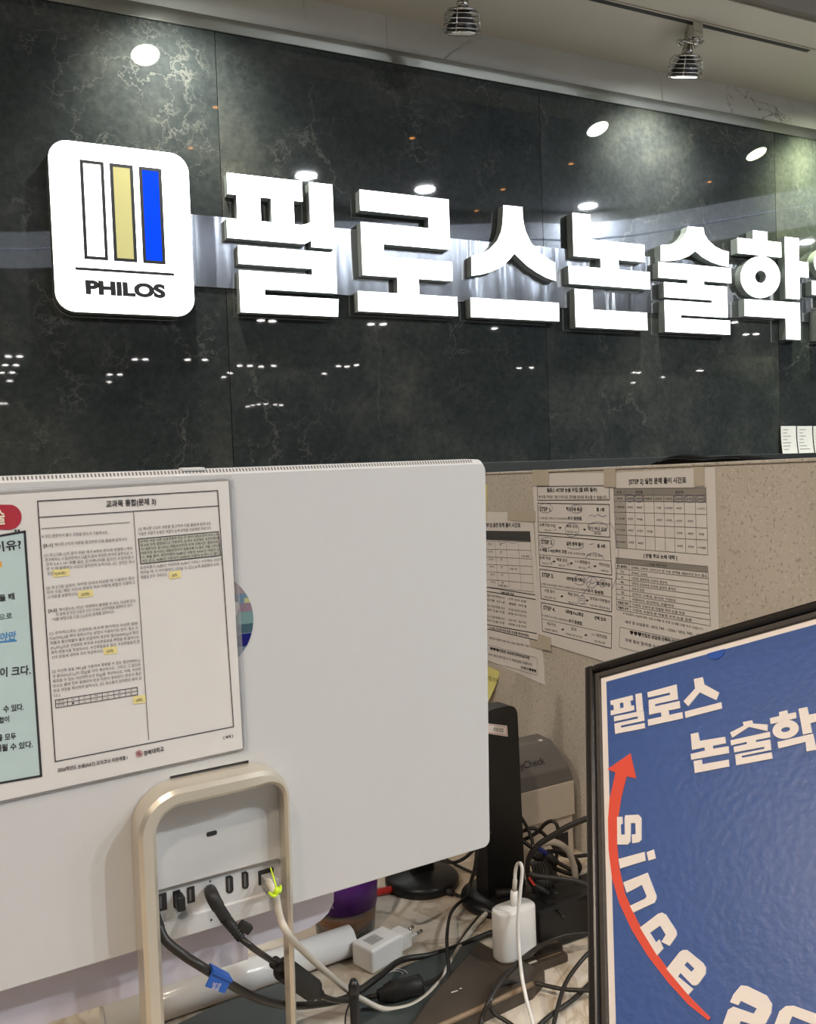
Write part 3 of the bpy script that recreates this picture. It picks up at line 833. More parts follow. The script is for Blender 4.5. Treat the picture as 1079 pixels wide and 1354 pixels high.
for y, s1, s2 in ((715, '논술 시험 대학별 안내', '수학 강의 진행'), (745, '진행 안내', '문의'), (782, '수능 시험 대학별 안내', '수업 강의 안내'), (808, '국어 논술 수업', '대학별 시험 수업 안내'), (850, '수능 시험 대학별 안내', '국어 강의'), (876, '국어 논술 수업', '대학별 수업 안내')):
    q.text(s1, (68, y), (180, y + 20), 13, 'ink_grey'); q.text(s2, (205, y + 24), (318, y + 44), 13, 'ink_grey')
q.text('※ 수업 시간에 변경 등은 안내를 확인하세요.', (85, 925), (340, 978), 15, 'ink_grey', True)
q.text('예약 및 수업문의 : 053) 745 - 1056 / 053) 745 - 1057', (85, 990), (338, 1045), 14, 'ink_grey')
q.path([(40, 1020), (388, 1112), (388, 1222), (40, 1125)], 0.0005, 'ink_grey', True)
q.text('♥♥♥친절한 상담에 만족하셨다면', (88, 1058), (340, 1120), 16, 'ink', True)
q.text('외부 홍보 합격생 수기 책받침을 드립니다', (78, 1095), (358, 1163), 15, 'ink_grey')
q.text('감사합니다♥♥♥', (285, 1178), (383, 1205), 16, 'ink', True)
for a in (165, 235): q.loop(a, 355, 26, 26, 0.0005)
tape_strip(p, [(672, 674), (709, 676), (709, 690), (672, 688)])
tape_strip(p, [(700, 845), (729, 852), (730, 862), (702, 855)])
q.flush({'ink': 'printed_text', 'ink_grey': 'fine_print', 'tdark': 'table_header', 'pen': 'pen_marks'})

# left sheet: the four steps
t, p = psheet('course_sheet', 'white course sheet with four boxed steps and pen circles', [px4(18, 25), px4(452, 22), px4(470, 1075), px4(62, 948)], 0.0012)
q = p
def boxed(pts, w=0.0011): q.path(pts, w, 'ink', True)
boxed([(43, 97), (438, 92), (440, 170), (46, 172)])
q.text('필로스 4STEP 논술 수업 (월 8회 필수)', (97, 126), (373, 123), 20, 'ink', True)
q.text('본 수업 구성은 기본 구성으로, 회차를 임의로 축소할 수 없습니다.', (52, 160), (430, 164), 15, 'ink')
boxed([(46, 188), (440, 195), (442, 375), (50, 347)])
q.text('STEP 1.', (58, 230), (122, 233), 24, 'ink', True); q.text('핵심유형 특강', (203, 228), (290, 232), 18, 'ink', True); q.text('월 1회', (368, 230), (412, 233), 18, 'ink', True)
q.text('※ 전원 필수 선택 후 수강신청하여', (55, 275), (207, 279), 11, 'ink_grey'); q.text('추가 등원함.', (211, 279), (292, 281), 17, 'ink', True)
q.line((50, 290), (440, 303), 0.0006, 'ink_grey')
for s, a, b_, h, m in (('논제 작성 수업', (57, 312), (143, 320), 16, 'ink'), ('해제 강의', (203, 320), (263, 325), 16, 'ink'), ('첨삭 제공 없음', (323, 331), (425, 341), 17, 'ink'),
                       ('작성 시간', (85, 340), (120, 343), 10, 'ink_grey'), ('개별 첨삭 시간', (205, 348), (263, 354), 10, 'ink_grey'), ('없음', (357, 357), (395, 361), 10, 'ink_grey')): q.text(s, a, b_, h, m)
boxed([(50, 363), (443, 395), (453, 583), (57, 530)])
q.text('STEP 2.', (67, 410), (130, 414), 24, 'ink', True); q.text('실전 문제 풀이', (203, 417), (297, 424), 18, 'ink', True); q.text('월 4회', (373, 430), (417, 434), 18, 'ink', True)
q.text('※ 매월 1~4(5)주차 고정', (58, 450), (205, 464), 16, 'ink', True); q.text('수업 시간에 진행, 논술 시험 첨삭', (211, 465), (405, 484), 11, 'ink_grey')
q.line((55, 470), (450, 505), 0.0006, 'ink_grey')
for s, a, b_, h, m in (('논제 작성', (57, 492), (117, 499), 16, 'ink'), ('해설 강의', (150, 503), (208, 511), 16, 'ink'), ('1:1 대면첨삭', (253, 513), (333, 524), 16, 'ink'), ('리라이팅', (383, 529), (440, 540), 16, 'ink'),
                       ('작성 시간', (72, 522), (105, 526), 10, 'ink_grey'), ('개별 시간', (160, 533), (195, 538), 10, 'ink_grey'), ('첨삭 시간', (272, 545), (312, 552), 10, 'ink_grey'), ('재작성', (395, 562), (435, 568), 10, 'ink_grey')): q.text(s, a, b_, h, m)
boxed([(57, 550), (453, 603), (452, 785), (65, 712)])
q.text('STEP 3.', (70, 590), (135, 599), 24, 'ink', True); q.text('대학별 평가특강', (205, 610), (305, 621), 18, 'ink', True); q.text('월 3회이상', (370, 634), (445, 645), 18, 'ink', True)
q.text('※ 전원 수업 및 일정 선택 후 선택적으로 수강신청하여', (65, 635), (318, 673), 11, 'ink_grey'); q.text('추가 등원함.', (321, 676), (412, 690), 17, 'ink', True)
q.line((62, 645), (452, 705), 0.0006, 'ink_grey')
for s, a, b_, h, m in (('시험 응시', (85, 674), (138, 682), 16, 'ink'), ('해설 강의', (212, 691), (268, 702), 16, 'ink'), ('성적표+지면첨삭', (333, 716), (443, 738), 16, 'ink'),
                       ('시험 진행 시간', (80, 706), (148, 717), 10, 'ink_grey'), ('개별 첨삭 시간', (213, 736), (268, 745), 10, 'ink_grey'), ('시험 직후 이메일로 발송', (333, 752), (443, 772), 10, 'ink_grey')): q.text(s, a, b_, h, m)
boxed([(65, 733), (453, 808), (450, 985), (72, 890)])
q.text('STEP 4.', (78, 770), (143, 784), 24, 'ink', True); q.text('대학별 Pro2특강', (200, 791), (298, 810), 18, 'ink', True); q.text('선택 강의', (357, 824), (420, 836), 18, 'ink', True)
q.text('※ 선택적으로 진행 수강신청하여', (72, 808), (215, 840), 11, 'ink_grey'); q.text('추가 등원함.', (218, 841), (293, 858), 17, 'ink', True)
q.line((70, 822), (448, 905), 0.0006, 'ink_grey')
for s, a, b_, h, m in (('개요작성', (97, 855), (145, 865), 16, 'ink'), ('강의', (230, 883), (257, 890), 16, 'ink'), ('1:1 대면상담', (345, 914), (427, 932), 16, 'ink'),
                       ('시험진행 개요작성', (85, 882), (155, 898), 10, 'ink_grey'), ('대학별 진행 및 작성', (200, 908), (290, 930), 10, 'ink_grey'), ('첨삭 제공 없음', (357, 948), (418, 962), 10, 'ink_grey')): q.text(s, a, b_, h, m)
for x, y in ((168, 323), (303, 333), (135, 508), (230, 518), (360, 534), (178, 699), (317, 722), (183, 881), (310, 912)):
    q.poly([(x - 8, y - 3), (x, y - 2), (x - 2, y - 9), (x + 9, y), (x - 2, y + 9), (x, y + 3), (x - 8, y + 2)], 'ink')
for cx_, cy_, rx_, ry_ in ((90, 215, 38, 26), (258, 220, 34, 22), (376, 318, 54, 26), (235, 335, 38, 38), (98, 405, 40, 30), (278, 610, 32, 27), (342, 622, 30, 32), (403, 628, 18, 20), (289, 718, 19, 24)): q.loop(cx_, cy_, rx_, ry_, 0.0006)
for pts in ([(210, 430), (235, 440), (270, 440), (298, 430)], [(310, 490), (330, 465), (360, 460), (390, 470), (412, 495)], [(330, 260), (345, 252), (360, 262), (378, 250), (400, 262), (425, 255)], [(345, 595), (330, 640), (300, 680), (290, 700)], [(440, 290), (470, 340), (490, 450), (480, 600), (455, 655)],
            [(280, 740), (315, 742)], [(135, 338), (150, 330)], [(330, 415), (355, 410)], [(315, 628), (330, 616), (345, 630), (365, 618)], [(277, 712), (300, 710)], [(277, 722), (302, 722)], [(110, 520), (125, 512), (122, 528)], [(205, 530), (215, 518), (222, 535)], [(320, 545), (330, 532), (338, 550)]):
    q.path(pts, 0.0006, 'pen', False, 0.0006); q.flush_only('pen', 'pen_stroke')
for c in (([(-5, 0)], 0),): pass
tape_strip(p, [px4(20, 5), px4(108, 5), px4(108, 90), px4(20, 90)])
tape_strip(p, [px4(412, 0), px4(475, 0), px4(475, 100), px4(412, 100)])
tape_strip(p, [px4(50, 905), px4(120, 925), px4(120, 1000), px4(50, 985)])
q.flush({'ink': 'printed_text', 'ink_grey': 'fine_print', 'pen': 'pen_marks'})

# right sheet: timetable
t, p = psheet('timetable_sheet', 'white timetable sheet with a grey header table beside the four-step sheet', [px4(452, 22), px4(1020, -10), px4(1048, 1200), px4(470, 1080)], 0.0006)
q = p
q.text('[STEP 2] 실전 문제 풀이 시간표', (548, 82), (862, 74), 27, 'ink', True)
TL, TR, BR, BL = Vector((463, 107)), Vector((970, 103)), Vector((980, 472)), Vector((475, 432))
def tq(u, v): 
    a = TL.lerp(TR, u); c = BL.lerp(BR, u); return tuple(a.lerp(c, v))
cols = [0, 0.125, 0.22, 0.325, 0.43, 0.54, 0.645, 0.76, 0.88, 1.0]; rws = [0, 0.115, 0.215, 0.40, 0.60, 0.78, 1.0]
q.poly([tq(0, 0), tq(1, 0), tq(1, rws[1]), tq(0, rws[1])], 'tgrey', 0.0001); q.poly([tq(0, rws[1]), tq(0.125, rws[1]), tq(0.125, 1), tq(0, 1)], 'tgrey2', 0.0001); q.poly([tq(0.125, rws[1]), tq(1, rws[1]), tq(1, rws[2]), tq(0.125, rws[2])], 'tgrey2', 0.0001)
for v in rws: q.line(tq(0, v), tq(1, v), 0.0006, 'ink_grey')
for i, u in enumerate(cols): q.line(tq(u, rws[1] if i not in (0, 1, 4, 9) else 0), tq(u, 1), 0.0006, 'ink_grey')
def cell(s, u, v, w, h, m='ink_grey', bold=False):
    a = tq(u - w / 2, v); c = tq(u + w / 2, v); q.text(s, a, c, h, m, bold)
cell('요 일', 0.06, 0.08, 0.05, 12, 'ink'); cell('토요일', 0.275, 0.08, 0.075, 14, 'ink'); cell('일요일', 0.71, 0.08, 0.085, 14, 'ink'); cell('강사명', 0.062, 0.185, 0.06, 11, 'ink')
for i, s in enumerate(('김상반', '이전국', '박종반', '김상반', '이전국', '김진우', '김 하진', '한지민')): cell(s, (cols[i + 1] + cols[i + 2]) / 2, 0.185, 0.075, 11, 'ink')
for i, s in enumerate(('1 09:00', '2 12:30', '3 15:00', '4 18:00')): cell(s, 0.062, (rws[i + 2] + rws[i + 3]) / 2 + 0.02, 0.09, 11, 'ink')
grid = [['3반', '4반', '', '대\n', '10반', '4반', '', '스터디'], ['3반', '약술', '', '4반', '3반', '5반', '3반', ''], ['4반', '5반', '약술', '', '', '5반', '4반', '5반'], ['3반', '4반', '', '', '', '6반', '3반', '10반']]
for r, row in enumerate(grid):
    for c_, s in enumerate(row):
        if s.strip(): cell(s.strip(), (cols[c_ + 1] + cols[c_ + 2]) / 2, (rws[r + 2] + rws[r + 3]) / 2 + 0.02, 0.026 * len(s.strip()) + 0.01, 11, 'ink')
for u in (0.172, 0.272, 0.70, 0.82, 0.94): x, y = tq(u, 0.165); q.loop(x, y, 26, 20, 0.0007)
q.text('[ 반별 주요 논제 대학 ]', (628, 484), (812, 497), 19, 'ink', True)
TL, TR, BR, BL = Vector((473, 487)), Vector((980, 535)), Vector((995, 860)), Vector((480, 770))
q.poly([tq(0, 0), tq(1, 0), tq(1, 0.105), tq(0, 0.105)], 'tgrey', 0.0001)
for i in range(11): q.line(tq(0, i * 0.1 + (0.005 if i else 0)), tq(1, i * 0.1 + (0.005 if i else 0)), 0.0006, 'ink_grey')
for u in (0, 0.145, 1): q.line(tq(u, 0.1), tq(u, 1), 0.0006, 'ink_grey')
cell('반별 대학 안내', 0.46, 0.08, 0.18, 12, 'ink')
for i, (a, s, w) in enumerate((('TK 블랙반', '연세대, 고려대 / 모의고사 및 수능 성적표 4합8이내 응시 필요', 0.82), ('TK', '연세대, 고려대', 0.17), ('A', '서강대, 성균관대, 한양대, 중앙대', 0.38), ('B', '경희대, 한국외대, 건국대, 동국대, 홍익대', 0.47), ('K', '경북대 집중', 0.13),
        ('S', '인하대, 아주대, 경기대, 가천대', 0.46), ('W', '숙명여대, 성신여대, 서울여대', 0.44), ('약술형 국어', '가천대, 수원대 등 약술형 국어 논술 집중', 0.56), ('약술형 수학', '가천대, 수원대 등 약술형 수학 논술 집중', 0.63))):
    v = 0.1 * (i + 1) + 0.08
    cell(a, 0.07, v, 0.016 * len(a) + 0.015, 13, 'ink', len(a) > 3); q.text(s, tq(0.17, v), tq(0.17 + w, v + 0.005), 13, 'ink')
q.text('※ 학생들의 수업에 따라 시험 논제를 및 진행 안내를 다를 수도 있습니다.', (515, 797), (958, 886), 11, 'ink_grey')
q.text('예약 및 수업문의 : 053) 745 - 1056 / 053) 745 - 1057', (527, 846), (960, 925), 15, 'ink')
q.path([(497, 868), (1005, 975), (1010, 1110), (493, 978)], 0.0006, 'ink_grey', True)
q.text('♥♥♥친절한 상담에 만족하셨다면 학원 안내를', (553, 905), (935, 985), 18, 'ink', True)
q.text('외부 홍보 합격생 수기 책받침을 드립니다', (527, 945), (900, 1030), 17, 'ink')
tape_strip(p, [px4(905, -12), px4(962, -14), px4(964, 92), px4(907, 95)])
q.flush({'ink': 'printed_text', 'ink_grey': 'fine_print', 'tgrey': 'table_header', 'tgrey2': 'table_shading', 'pen': 'pen_marks'})

# yellow notes peeking out behind the computer
def sticky(label, corners, off, curl, lines):
    pts = [PF.uv(*c, -off) for c in corners]
    cxm = sum(a[0] for a in pts) / 4; zt = max(a[1] for a in pts); zb = min(a[1] for a in pts)
    fr = Frame(PF.o + PF.ex * cxm + PF.ez * zb, PF.ex, PF.ez)
    t = thing('sticky_note', label, 'sticky note', fr.mat(), 'yellow notes on the partition')
    b = bmesh.new(); rows = []
    for i in range(8):
        f = i / 7
        L = Vector(pts[0]).lerp(Vector(pts[3]), f); R = Vector(pts[1]).lerp(Vector(pts[2]), f)
        rows.append([b.verts.new((x - cxm, -off - curl * f * f, z - zb)) for x, z in (L, L.lerp(R, 0.5), R)])
    for A, B in zip(rows, rows[1:]):
        for k in range(2): b.faces.new((A[k], A[k + 1], B[k + 1], B[k]))
    link('note_paper', bm_mesh(b), 'note', t, True)
    pr = Print(fr, t, -off - curl * 0.35, (0, 0, 1))
    for s, a, c, h in lines: pr.text(s, a, c, h, 'ink_grey')
    if lines: pr.flush({'ink_grey': 'handwriting'})
sticky('yellow sticky note with curled lower edge above the black tower', [(618, 870), (661, 888), (653, 926), (612, 912)], 0.0004, 0.012, [('수업 안내', (644, 898), (658, 902), 5), ('수 시', (645, 916), (655, 919), 5)])
sticky('thin yellow note edge beside the computer above the lower timetable', [(618, 642), (644.3, 641), (643.3, 692), (618, 690)], 0.0002, 0.001, [])

# ================================================================== ALL-IN-ONE COMPUTER
yw, ti, ro = 0.0794, 0.0525, 0.0096
_ex = Vector((math.cos(yw), math.sin(yw), 0)); _b = Vector((-math.sin(yw), math.cos(yw), 0))
_ez = math.cos(ti) * Vector((0, 0, 1)) - math.sin(ti) * _b
mex, mez = math.cos(ro) * _ex + math.sin(ro) * _ez, -math.sin(ro) * _ex + math.cos(ro) * _ez
MF = Frame(EYE + ray(644, 860) * 0.84, mex, mez)
MM = MF.mat()
comp = thing('computer', 'pale silver all-in-one computer seen from behind on a hoop stand', 'computer', MM)
MX0, MZ1, MZ0 = -0.612, 0.1798, -0.1915
bb = bmesh.new(); rg = []
for y, ins, tp in ((0.0, 0.0011, 0.0042), (0.0003, 0.0004, 0.0038), (0.0012, 0.0, 0.0030), (0.0044, 0.0, 0.0), (0.020, 0.0, 0.0)):
    rg.append([bb.verts.new((x_, y, z_)) for x_, z_ in rrect(MX0 + ins, MZ0 + ins, 0.0010 - ins, MZ1 - max(ins, tp), 0.0075 - ins, 6)])
for A_, B_ in zip(rg, rg[1:]):
    for i in range(len(A_)): bb.faces.new((A_[i], A_[(i + 1) % len(A_)], B_[(i + 1) % len(A_)], B_[i]))
bb.faces.new(rg[0]); bb.faces.new(list(reversed(rg[-1])))
body = link('back_cover', bm_mesh(bb), 'aio', comp)
# recess for the ports
C2 = (180, 1120, 4.496)
def m2(x, y, off=0.0): return MF.uv(C2[0] + x / C2[2], C2[1] + y / C2[2], off)
ra, rb, rc, rd = m2(60, 265), m2(862, 72), m2(865, 270), m2(80, 462)
rx0, rx1 = m2(70, 380)[0], (m2(866, 100)[0] + m2(868, 240)[0]) / 2
rz1 = (m2(300, 205)[1] + m2(760, 92)[1]) / 2; rz0 = (m2(300, 405)[1] + m2(800, 290)[1]) / 2
cut = link('cutter', bm_mesh(prism_bm(rrect(rx0, rz0, rx1, rz1, 0.0055, 5), -0.01, 0.004)))
cut.parent = comp
vc = MF.uv(270, 1016); v0 = MF.uv(225, 1034); v1 = MF.uv(329, 1012); v0b = MF.uv(226, 1040)
cut2 = link('cutter', bm_mesh(box_bm((v0[0], -0.01, v0[1] - 0.006), (v1[0], 0.003, (v0[1] + v1[1]) / 2 + 0.0045)))); cut2.parent = comp
bpy.context.view_layer.update()
for c_ in (cut, cut2):
    md = body.modifiers.new('cut', 'BOOLEAN'); md.operation = 'DIFFERENCE'; md.object = c_; md.solver = 'EXACT'
dg = bpy.context.evaluated_depsgraph_get()
nm = bpy.data.meshes.new_from_object(body.evaluated_get(dg)); body.modifiers.clear(); body.data = nm
nm.materials.clear(); nm.materials.append(MT['aio'])
for c_ in (cut, cut2): bpy.data.objects.remove(c_)
prism('front_panel', rrect(MX0 - 0.0003, MZ0 - 0.0003, 0.0013, MZ1 + 0.0003, 0.0078, 6), 0.020, 0.024, 'black', comp)
prism('vent_grille', [(v0[0], v0[1] - 0.006), (v1[0], v0[1] - 0.006), (v1[0], (v0[1] + v1[1]) / 2 + 0.0045), (v0[0], (v0[1] + v1[1]) / 2 + 0.0045)], 0.002, 0.0032, 'tgrey', comp)
# vent slots along the top bevel
b = bmesh.new(); x = MX0 + 0.012
while x < -0.012:
    a = [b.verts.new(v) for v in ((x, 0.0013, MZ1 - 0.0026), (x + 0.0013, 0.0013, MZ1 - 0.0026), (x + 0.0013, 0.0040, MZ1 - 0.0001), (x, 0.0040, MZ1 - 0.0001))]
    b.faces.new(a); x += 0.0027
o = link('vent_slots', bm_mesh(b), 'term_grey', comp); o['kind'] = 'stuff'
wv = MF.uv(257, 617)
box('top_latch', (wv[0] - 0.009, 0.002, MZ1 - 0.001), (wv[0] + 0.009, 0.012, MZ1 + 0.0016), 'aio', comp, 0.0006)
# lock slot
ls = MF.uv(160 + 498 / 4.15, 1000 + 423 / 4.15)
prism('lock_slot', rrect(ls[0] - 0.0042, ls[1] - 0.0018, ls[0] + 0.0042, ls[1] + 0.0018, 0.001, 3), -0.0004, 0.002, 'port', comp)
# ports
RC = 0.004
def port(name, pts, kind):
    q = [m2(x, y, RC) for x, y in pts]
    xa, xb = sum(sorted(a[0] for a in q)[:2]) / 2, sum(sorted(a[0] for a in q)[-2:]) / 2
    za, zb = sum(sorted(a[1] for a in q)[:2]) / 2, sum(sorted(a[1] for a in q)[-2:]) / 2
    if kind == 'hdmi': out = [(xa, za + 0.002), (xa + 0.002, za), (xb - 0.0012, za), (xb, za + 0.002), (xb, zb - 0.002), (xb - 0.002, zb), (xa, zb)]
    else: out = rrect(xa, za, xb, zb, 0.0006, 2)
    o = prism(name, out, RC - 0.0005, RC + 0.004, 'port', comp)
    if kind != 'lan':
        prism('tongue', [(xa + 0.0018, za + 0.002), (xa + 0.0032, za + 0.002), (xa + 0.0032, zb - 0.002), (xa + 0.0018, zb - 0.002)], RC - 0.0007, RC, 'term_grey', o)
    return xa, xb, za, zb
port('usb_port', [(122, 278), (182, 272), (182, 372), (130, 382)], 'usb')
up = port('usb_port', [(217, 262), (262, 252), (265, 352), (222, 360)], 'usb')
port('usb_port', [(302, 240), (348, 230), (348, 325), (303, 335)], 'usb')
port('hdmi_port', [(532, 172), (575, 165), (578, 268), (535, 278)], 'hdmi')
port('hdmi_port', [(627, 148), (667, 140), (668, 243), (630, 253)], 'hdmi')
lan = port('ethernet_port', [(722, 140), (803, 125), (830, 205), (730, 222)], 'lan')
for x, y in ((440, 203),): 
    a = m2(x, y, RC); prism('screw_hole', ellipse(a[0], a[1], 0.0008, 0.0008, 10), RC - 0.0003, RC, 'port', comp)
a = m2(447, 433); prism('screw_hole', ellipse(a[0], a[1], 0.0009, 0.0009, 10), -0.0003, 0.001, 'port', comp)
# hoop stand
def mw(px, py, off): return MF.uv(px, py, off)
YF = -0.026
xl, xr = mw(199, 1180, YF)[0], mw(391, 1180, YF)[0]
zt_l, zt_r = mw(230, 1047, YF)[1], mw(340, 1022, YF)[1]
zt = (zt_l + zt_r) / 2 - 0.0065
LOW = -(0.0)
def leg_len():
    # local z at which the leg meets the desk
    p = MF.o + MF.ex * xl + MF.ey * YF
    return (DESK - p.z) / MF.ez.z
zd = leg_len()
R_ = 0.026; path = []; sizes = []
def wid(x): 
    f = (x - xl) / (xr - xl); return (0.0135 * (1 - f) + 0.0045 * f, YF + 0.011 * f, -0.001)
for z in (zd, zd * 0.6 + zt * 0.4, zt - R_ - 0.03): path.append((xl, z))
for i in range(17):
    a = math.pi - math.pi / 2 * i / 16; path.append((xl + R_ + R_ * math.cos(a), zt - R_ + R_ * math.sin(a)))
for i in range(1, 4): path.append((xl + R_ + (xr - xl - 2 * R_) * i / 4, zt))
for i in range(17):
    a = math.pi / 2 - math.pi / 2 * i / 16; path.append((xr - R_ + R_ * math.cos(a), zt - R_ + R_ * math.sin(a)))
for z in (zt - R_ - 0.03, zd * 0.6 + zt * 0.4, zd): path.append((xr, z))
hoop_sizes = []
for i_, p_ in enumerate(path):
    g_ = min(1.0, max(0.0, (i_ - 20) / (len(path) - 24.0))); g_ = g_ * g_ * (3 - 2 * g_)
    hoop_sizes.append((0.0132 + (0.0048 - 0.0132) * g_, YF + 0.011 * g_, -0.001))
hoop = sweep_rect('hoop_stand', path, hoop_sizes, 'alu', comp, 0.003)
bs = prism('stand_base', rrect(xl - 0.008, zd, xr + 0.006, zd + 0.008, 0.002, 2), YF - 0.02, 0.045, 'alu', comp)

# ------------------------------------------------------------------ USB stub, power cable, network cable, tagged cable
um = MF.o + MF.ex * ((up[0] + up[1]) / 2) + MF.ey * (RC) + MF.ez * ((up[2] + up[3]) / 2)
dm = Matrix.Translation(um) @ MF.mat().to_3x3().to_4x4()
dong = thing('usb_receiver', 'small black USB receiver plugged into the computer', 'usb receiver', dm)
h2 = (up[3] - up[2]) / 2
box('receiver_body', (-0.0022, -0.011, -h2 * 0.92), (0.0042, -0.0004, h2 * 0.78), 'black', dong, 0.0012, 3)
box('plug_collar', (-0.0022, -0.0015, -h2), (0.0022, 0.0005, h2), 'port', dong)

def mp(px, py, off):
    u, v = MF.uv(px, py, off); return MF.o + MF.ex * u + MF.ey * off + MF.ez * v
# power cable: angled barrel plug, strain relief, ferrite
pc = thing('power_cable', 'black power cable with a ferrite lump plugged into the computer', 'cable', Matrix.Translation(mp(279, 1181, RC)))
def cable_part(name, t, pts, r, m, n=10, sub=6):
    o_ = t.matrix_world.translation
    return tube(name, [Vector(q_) - o_ for q_ in pts], r, m, t, n, sub)
bpy.context.view_layer.update()
P1 = [mp(278, 1178, RC), mp(280, 1183, -0.020), mp(286, 1195, -0.026), mp(298, 1214, -0.028)]
cable_part('plug', pc, P1, lambda t_: 0.0052 if t_ < 0.75 else 0.0046, 'black_matte', 12)
ring_pts = [(298, 1214), (305, 1222), (312, 1230)]
cable_part('strain_relief', pc, [mp(298, 1214, -0.028), mp(305, 1223, -0.030), mp(318, 1240, -0.030)], lambda t_: 0.0046 - 0.0012 * t_ + 0.0005 * math.sin(t_ * 70), 'black_matte', 10, 24)
box_c = mp(324, 1226, -0.030) - pc.matrix_world.translation
o = box('cable_clip', (-0.0055, -0.003, -0.0035), (0.0055, 0.003, 0.0035), 'black_matte', pc, 0.001); o.location = box_c; o.rotation_euler = (0.2, 0.7, 0.1)
fer0, fer1 = at(368, 1276, 0.80), at(418, 1312, 0.84)
cable_part('lead', pc, [mp(318, 1240, -0.030), mp(338, 1256, -0.032), at(362, 1272, 0.79), fer0], 0.0026, 'cable')
dv = (fer1 - fer0)
cable_part('ferrite_neck', pc, [fer0 - dv * 0.10, fer0 + dv * 0.10], 0.0055, 'black_matte', 12, 0)
cable_part('ferrite_core', pc, [fer0 + dv * t_ for t_ in (0.10, 0.12, 0.16, 0.5, 0.84, 0.90, 0.92)], lambda t_: 0.0105 if 0.12 < t_ < 0.88 else 0.0080, 'black_matte', 14, 0)
cable_part('ferrite_neck', pc, [fer0 + dv * 0.9, fer0 + dv * 1.1], 0.0052, 'black_matte', 12, 0)
con0, con1 = dk(500, 1316, 0.018), dk(556, 1302, 0.016)
cable_part('lead', pc, [fer1, at(440, 1322, 0.87), dk(470, 1322, 0.02), con0], 0.0027, 'cable')
cable_part('connector', pc, [con0.lerp(con1, t_) for t_ in (0, 0.15, 0.16, 0.3, 0.31, 0.9, 1.0)], lambda t_: 0.006 + 0.0055 * min(1, t_ * 1.6), 'black_matte', 14, 0)
cable_part('lead', pc, [con1, dk(575, 1296, 0.01), dk(588, 1284, 0.006), dk(602, 1258, 0.005), dk(618, 1232, 0.005), dk(640, 1205, 0.005)], 0.0026, 'cable')

tc = thing('tagged_cable', 'black cable carrying a folded blue tag below the computer', 'cable', Matrix.Translation(mp(212, 1212, -0.006)))
bpy.context.view_layer.update()
cable_part('plug', tc, [mp(202, 1190, RC), mp(203, 1204, -0.010), mp(211, 1228, -0.014)], 0.0042, 'black_matte', 10)
lead = [mp(210, 1224, -0.014), mp(219, 1243, -0.020), mp(243, 1263, -0.028), mp(276, 1284, -0.034), at(305, 1302, 0.74), at(340, 1320, 0.78), at(378, 1329, 0.83), at(420, 1328, 0.88), dk(462, 1318, 0.03), dk(500, 1292, 0.026), dk(530, 1270, 0.014), dk(568, 1263, 0.008), dk(605, 1252, 0.006), dk(648, 1234, 0.006), dk(690, 1222, 0.006)]
cable_part('lead', tc, lead, 0.0036, 'cable', 10)
tf = Frame(mp(276, 1283, -0.0395), MF.ex, MF.ez)
tagp = [tf.uv(260 + x / 5.395, 1250 + y / 5.395) for x, y in ((118, 168), (252, 238), (198, 342), (62, 292))]
tl = tf.mat()
tg = bpy.data.objects.new('blue_tag', bm_mesh(prism_bm(tagp, -0.0006, 0.0006))); COL.objects.link(tg); tg.data.materials.append(MT['blue_tag'])
tg.parent = tc; tg.matrix_parent_inverse = tc.matrix_world.inverted(); tg.matrix_world = tl
fold = [tf.uv(260 + x / 5.395, 1250 + y / 5.395) for x, y in ((118, 166), (254, 238), (248, 262), (110, 196))]
tg2 = bpy.data.objects.new('tag_fold', bm_mesh(prism_bm(fold, -0.0015, 0.009))); COL.objects.link(tg2); tg2.data.materials.append(MT['blue_tag'])
tg2.parent = tc; tg2.matrix_parent_inverse = tc.matrix_world.inverted(); tg2.matrix_world = tl
pr = Print(tf, tg, -0.0007, (260, 1250, 5.395))
pr.text('모니터', (178, 272), (120, 262), -22, 'poster_white'); pr.text('전원', (165, 300), (112, 290), -22, 'poster_white')
pr.flush({'poster_white': 'tag_lettering'})

nc = thing('network_cable', 'ivory network cable with a lime tie looping from the computer', 'cable', Matrix.Translation(mp(352, 1160, RC)))
bpy.context.view_layer.update()
xm, zm = (lan[0] + lan[1]) / 2, (lan[2] + lan[3]) / 2
o = box('clear_plug', (-0.0055, -0.014, -0.0045), (0.0055, 0.003, 0.0045), 'clear', nc, 0.0008)
o.matrix_world = Matrix.Translation(MF.o + MF.ex * (xm + 0.001) + MF.ey * (RC - 0.0) + MF.ez * (zm - 0.002)) @ MF.mat().to_3x3().to_4x4()
lp = [mp(355, 1166, -0.006), mp(359, 1172, -0.016), mp(365, 1187, -0.024), mp(371, 1215, -0.028), mp(383, 1238, -0.03), at(402, 1258, 0.80), at(430, 1284, 0.86), dk(461, 1310, 0.035), dk(482, 1323, 0.02), dk(511, 1335, 0.008),
      dk(548, 1328, 0.006), dk(578, 1302, 0.006), dk(600, 1265, 0.006), dk(619, 1236, 0.006), dk(645, 1206, 0.006), dk(674, 1187, 0.006), dk(711, 1179, 0.006), dk(740, 1178, 0.006)]
cable_part('lead', nc, lp, 0.0031, 'lan', 10)
cable_part('cable_tie', nc, [mp(356, 1180, -0.026), mp(362, 1185, -0.031), mp(370, 1178, -0.028), mp(371, 1172, -0.022)], 0.0013, 'lime', 6)
o = cable_part('cable_tie_knot', nc, [mp(364, 1182, -0.029), mp(368, 1174, -0.030)], 0.0026, 'lime', 8, 0)
cable_part('cable_tie_tail', nc, [mp(367, 1180, -0.030), mp(363, 1165, -0.022), mp(358, 1148, -0.010)], 0.0007, 'lime', 5)

